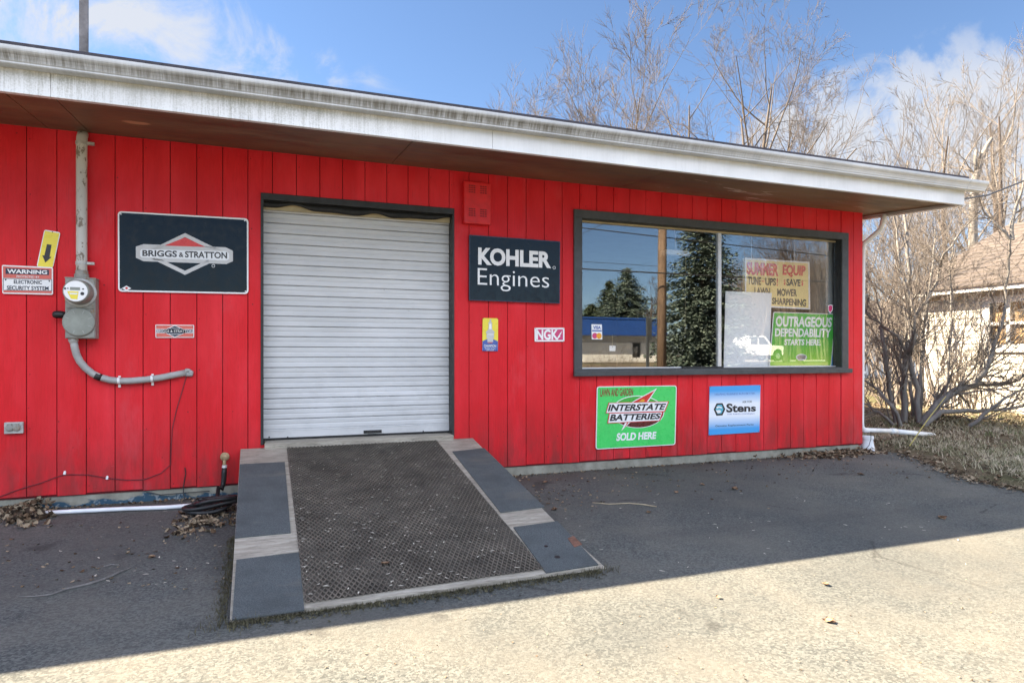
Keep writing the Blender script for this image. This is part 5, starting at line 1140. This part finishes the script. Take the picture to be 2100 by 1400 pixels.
def woods(mb):
    rng = random.Random(640)
    for k in range(360):
        px = rng.uniform(1490, 1760); Z = rng.uniform(66, 95); b_ = rb(px, Z); h = rng.uniform(5, 12)*(.7+.5*(px-1490)/270)
        d = Vector((rng.gauss(0,.12), rng.gauss(0,.12), 1)).normalized(); twigs(mb, b_, d, h, .10, 2, .05, .1, (7,8,4), rng, (.3,.8))
scatter('distant_woods', 'twig_red', woods)['label'] = 'brown bare woods across the street mirrored behind the letter board'
pb = rb(1356, 21.5); t = thing('utility_pole', 'brown wooden utility pole across the street, mirrored in the shop window', 'utility pole', pb)
mb = MB(); mb.tube([pb-Vector((0,0,.3)), pb+Vector((.04,0,4.5)), pb+Vector((.1,0,10))], [.16,.145,.11], 14); mb.build('pole', 'pole_wood', t, smooth=True)
mb = MB(); mb.box(pb.x-1.1+.09, pb.x+1.1+.09, pb.y+.13, pb.y+.23, 9.2, 9.32); mb.build('crossarm', 'pole_wood', t)
def span(px0, py0, px1, py1, Z, sag, lab, r=.018):
    a, b = rp(px0, py0, Z), rp(px1, py1, Z); a, b = a+(a-b)*1.6, b+(b-a)*1.2; mb = MB(); n = 14
    mb.tube([a.lerp(b, i/n)-Vector((0,0,sag*(1-(2*i/n-1)**2))) for i in range(n+1)], r, 5); tag(mb.build('overhead_wire', 'black', loc=a), lab, 'wire', 'overhead wires across the street')
span(1192,548,1700,575,21,.05,'thick overhead wire mirrored across the middle of the window',.022)
span(1192,464,1700,522,22,.05,'overhead wire mirrored near the top of the window')
span(1192,480,1240,458,26,0,'overhead wire mirrored slanting in the top left window corner',.012)
span(1192,535,1350,545,24,.02,'faint thin wire mirrored just above the thick one',.009)
# blue fascia building
a = rp(1120, 750, 52); b = rp(1372, 750, 52)
t = thing('blue_building', 'low pale building with a deep blue fascia across the street', 'building', ((a.x+b.x)/2, a.y, .75))
yb0 = (a.y+b.y)/2; za, zb_, zc = .75, H+(HZ-688)*52/F, H+(HZ-655)*52/F
mb = MB(); dw = (rp(1309,740,52).x, rp(1331,740,52).x); dz = (H+(HZ-733)*52/F, H+(HZ-696)*52/F)
for c_ in cells(a.x-10, b.x, za, zb_-.55, [(*dw, *dz)]): mb.box(c_[0], c_[1], yb0-8, yb0, c_[2], c_[3])
mb.build('wall', 'wall_pale', t); mb = MB(); mb.box(a.x-10, b.x, yb0-8, yb0-.03, zb_-.55, zb_); mb.build('wall_band', 'wall_grey', t)
mb = MB(); mb.box(a.x-10.3, b.x+.4, yb0-8.4, yb0+.9, zb_, zc); mb.box(a.x-10.35, b.x+.45, yb0-8.4, yb0+.95, zc, zc+.12); mb.build('fascia', 'blue_metal', t)
mb = MB(); mb.box(dw[0], dw[1], yb0-.3, yb0-.2, dz[0], dz[1]); mb.build('window', 'dark_glass', t)
pp = rb(1328, 19); mb = MB(); mb.box(pp.x-.035, pp.x+.035, pp.y-.03, pp.y+.03, pp.z-.2, 2.35); mb.box(pp.x-.02, pp.x+.12, pp.y+.031, pp.y+.04, 1.65, 2.3); tag(mb.build('sign_post', 'grey_frame', loc=pp), 'thin dark sign post across the lot, mirrored left of the utility pole', 'sign post')
for i, (px, Z, lab) in enumerate(((1232,30,'leafless roadside bush mirrored before the pale wall'), (1275,33,'second leafless roadside bush mirrored nearer the sign post'))):
    b_ = rb(px, Z); rng = random.Random(500+i); t = thing('roadside_bush', lab, 'shrub', b_, 'roadside bushes'); mb = MB()
    for k in range(16): twigs(mb, b_+Vector((rng.gauss(0,.3), rng.gauss(0,.3), -.02)), Vector((rng.gauss(0,.5), rng.gauss(0,.5), 1)).normalized(), rng.uniform(.7,1.3), .012, 2, .04, .13, (4,4,3), rng)
    mb.build('stems', 'twig_red', t)
# white pickup
pt_ = rp(1453, 740, 50); pf = rp(1610, 740, 50); yt = (pt_.y+pf.y)/2; xr, xf = pt_.x, pt_.x+5.9; zg = .765
t = thing('pickup_truck', 'white crew cab pickup parked across the street, mirrored in the right pane', 'pickup truck', ((xr+xf)/2, yt, zg))
def side(pts, y0, y1): 
    mb = MB(); mb.prism([(xr+p[0], y0, zg+p[1]) for p in pts], (0, y1-y0, 0)); return mb
hw = .98
def arch(cx_, r=.48, n=8): return [(cx_+r*cos(pi-pi*i/n), .45+r*sin(pi*i/n)*.98) for i in range(n+1)]
body = [(0,.55),(.05,.5)]+[(x_, max(.42, z_)) for x_, z_ in arch(1.25)]+[(x_, max(.42, z_)) for x_, z_ in arch(4.85)]+[(5.8,.45),(5.9,.6),(5.88,1.0),(5.75,1.12),(4.35,1.2),(4.25,1.2),(2.1,1.22),(2.0,1.22),(0,1.22)]
side(body, yt-hw, yt+hw).build('body', 'car_white', t, bevel=.03)
side([(2.05,1.215),(2.2,1.84),(2.5,1.92),(3.5,1.92),(3.75,1.86),(4.4,1.215)], yt-hw+.12, yt+hw-.12).build('cab', 'car_white', t, bevel=.05)
for pts in ([(2.32,1.27),(2.42,1.8),(3.0,1.82),(3.0,1.27)], [(3.12,1.27),(3.12,1.82),(3.6,1.8),(4.1,1.27)]):
    side(pts, yt+hw-.121, yt+hw-.112).build('side_window', 'dark_glass', t); side(pts, yt-hw+.112, yt-hw+.121).build('side_window', 'dark_glass', t)
mb = MB(); mb.add([(xr+3.82, yt-.75, zg+1.82),(xr+3.82, yt+.75, zg+1.82),(xr+4.42, yt+.8, zg+1.24),(xr+4.42, yt-.8, zg+1.24)], [(0,1,2,3)]); mb.build('windscreen', 'dark_glass', t)
for cx_ in (1.25, 4.85):
    for yy in (yt-hw+.02, yt+hw-.24):
        mb = MB(); mb.lathe((xr+cx_, yy, zg+.40), (0,1,0), [(0,.3),(0.001,.40),(.22,.40),(.221,.3)], 20); wh = mb.build('wheel', 'tyre', t); mb = MB(); mb.lathe((xr+cx_, yy-.004, zg+.40), (0,1,0), [(0,.22),(.228,.22)], 16); mb.build('rim', 'chrome', wh)
mb = MB(); mb.box(xr-.12, xr, yt-.9, yt+.9, zg+.5, zg+.68); mb.box(xr+5.88, xr+6.0, yt-.95, yt+.95, zg+.45, zg+.68); mb.build('bumper', 'chrome', t)
for yy in (yt-.75, yt+.75): MB().box(xr+5.86, xr+5.905, yy-.16, yy+.16, zg+.8, zg+.98).build('headlight', 's_grey', t)
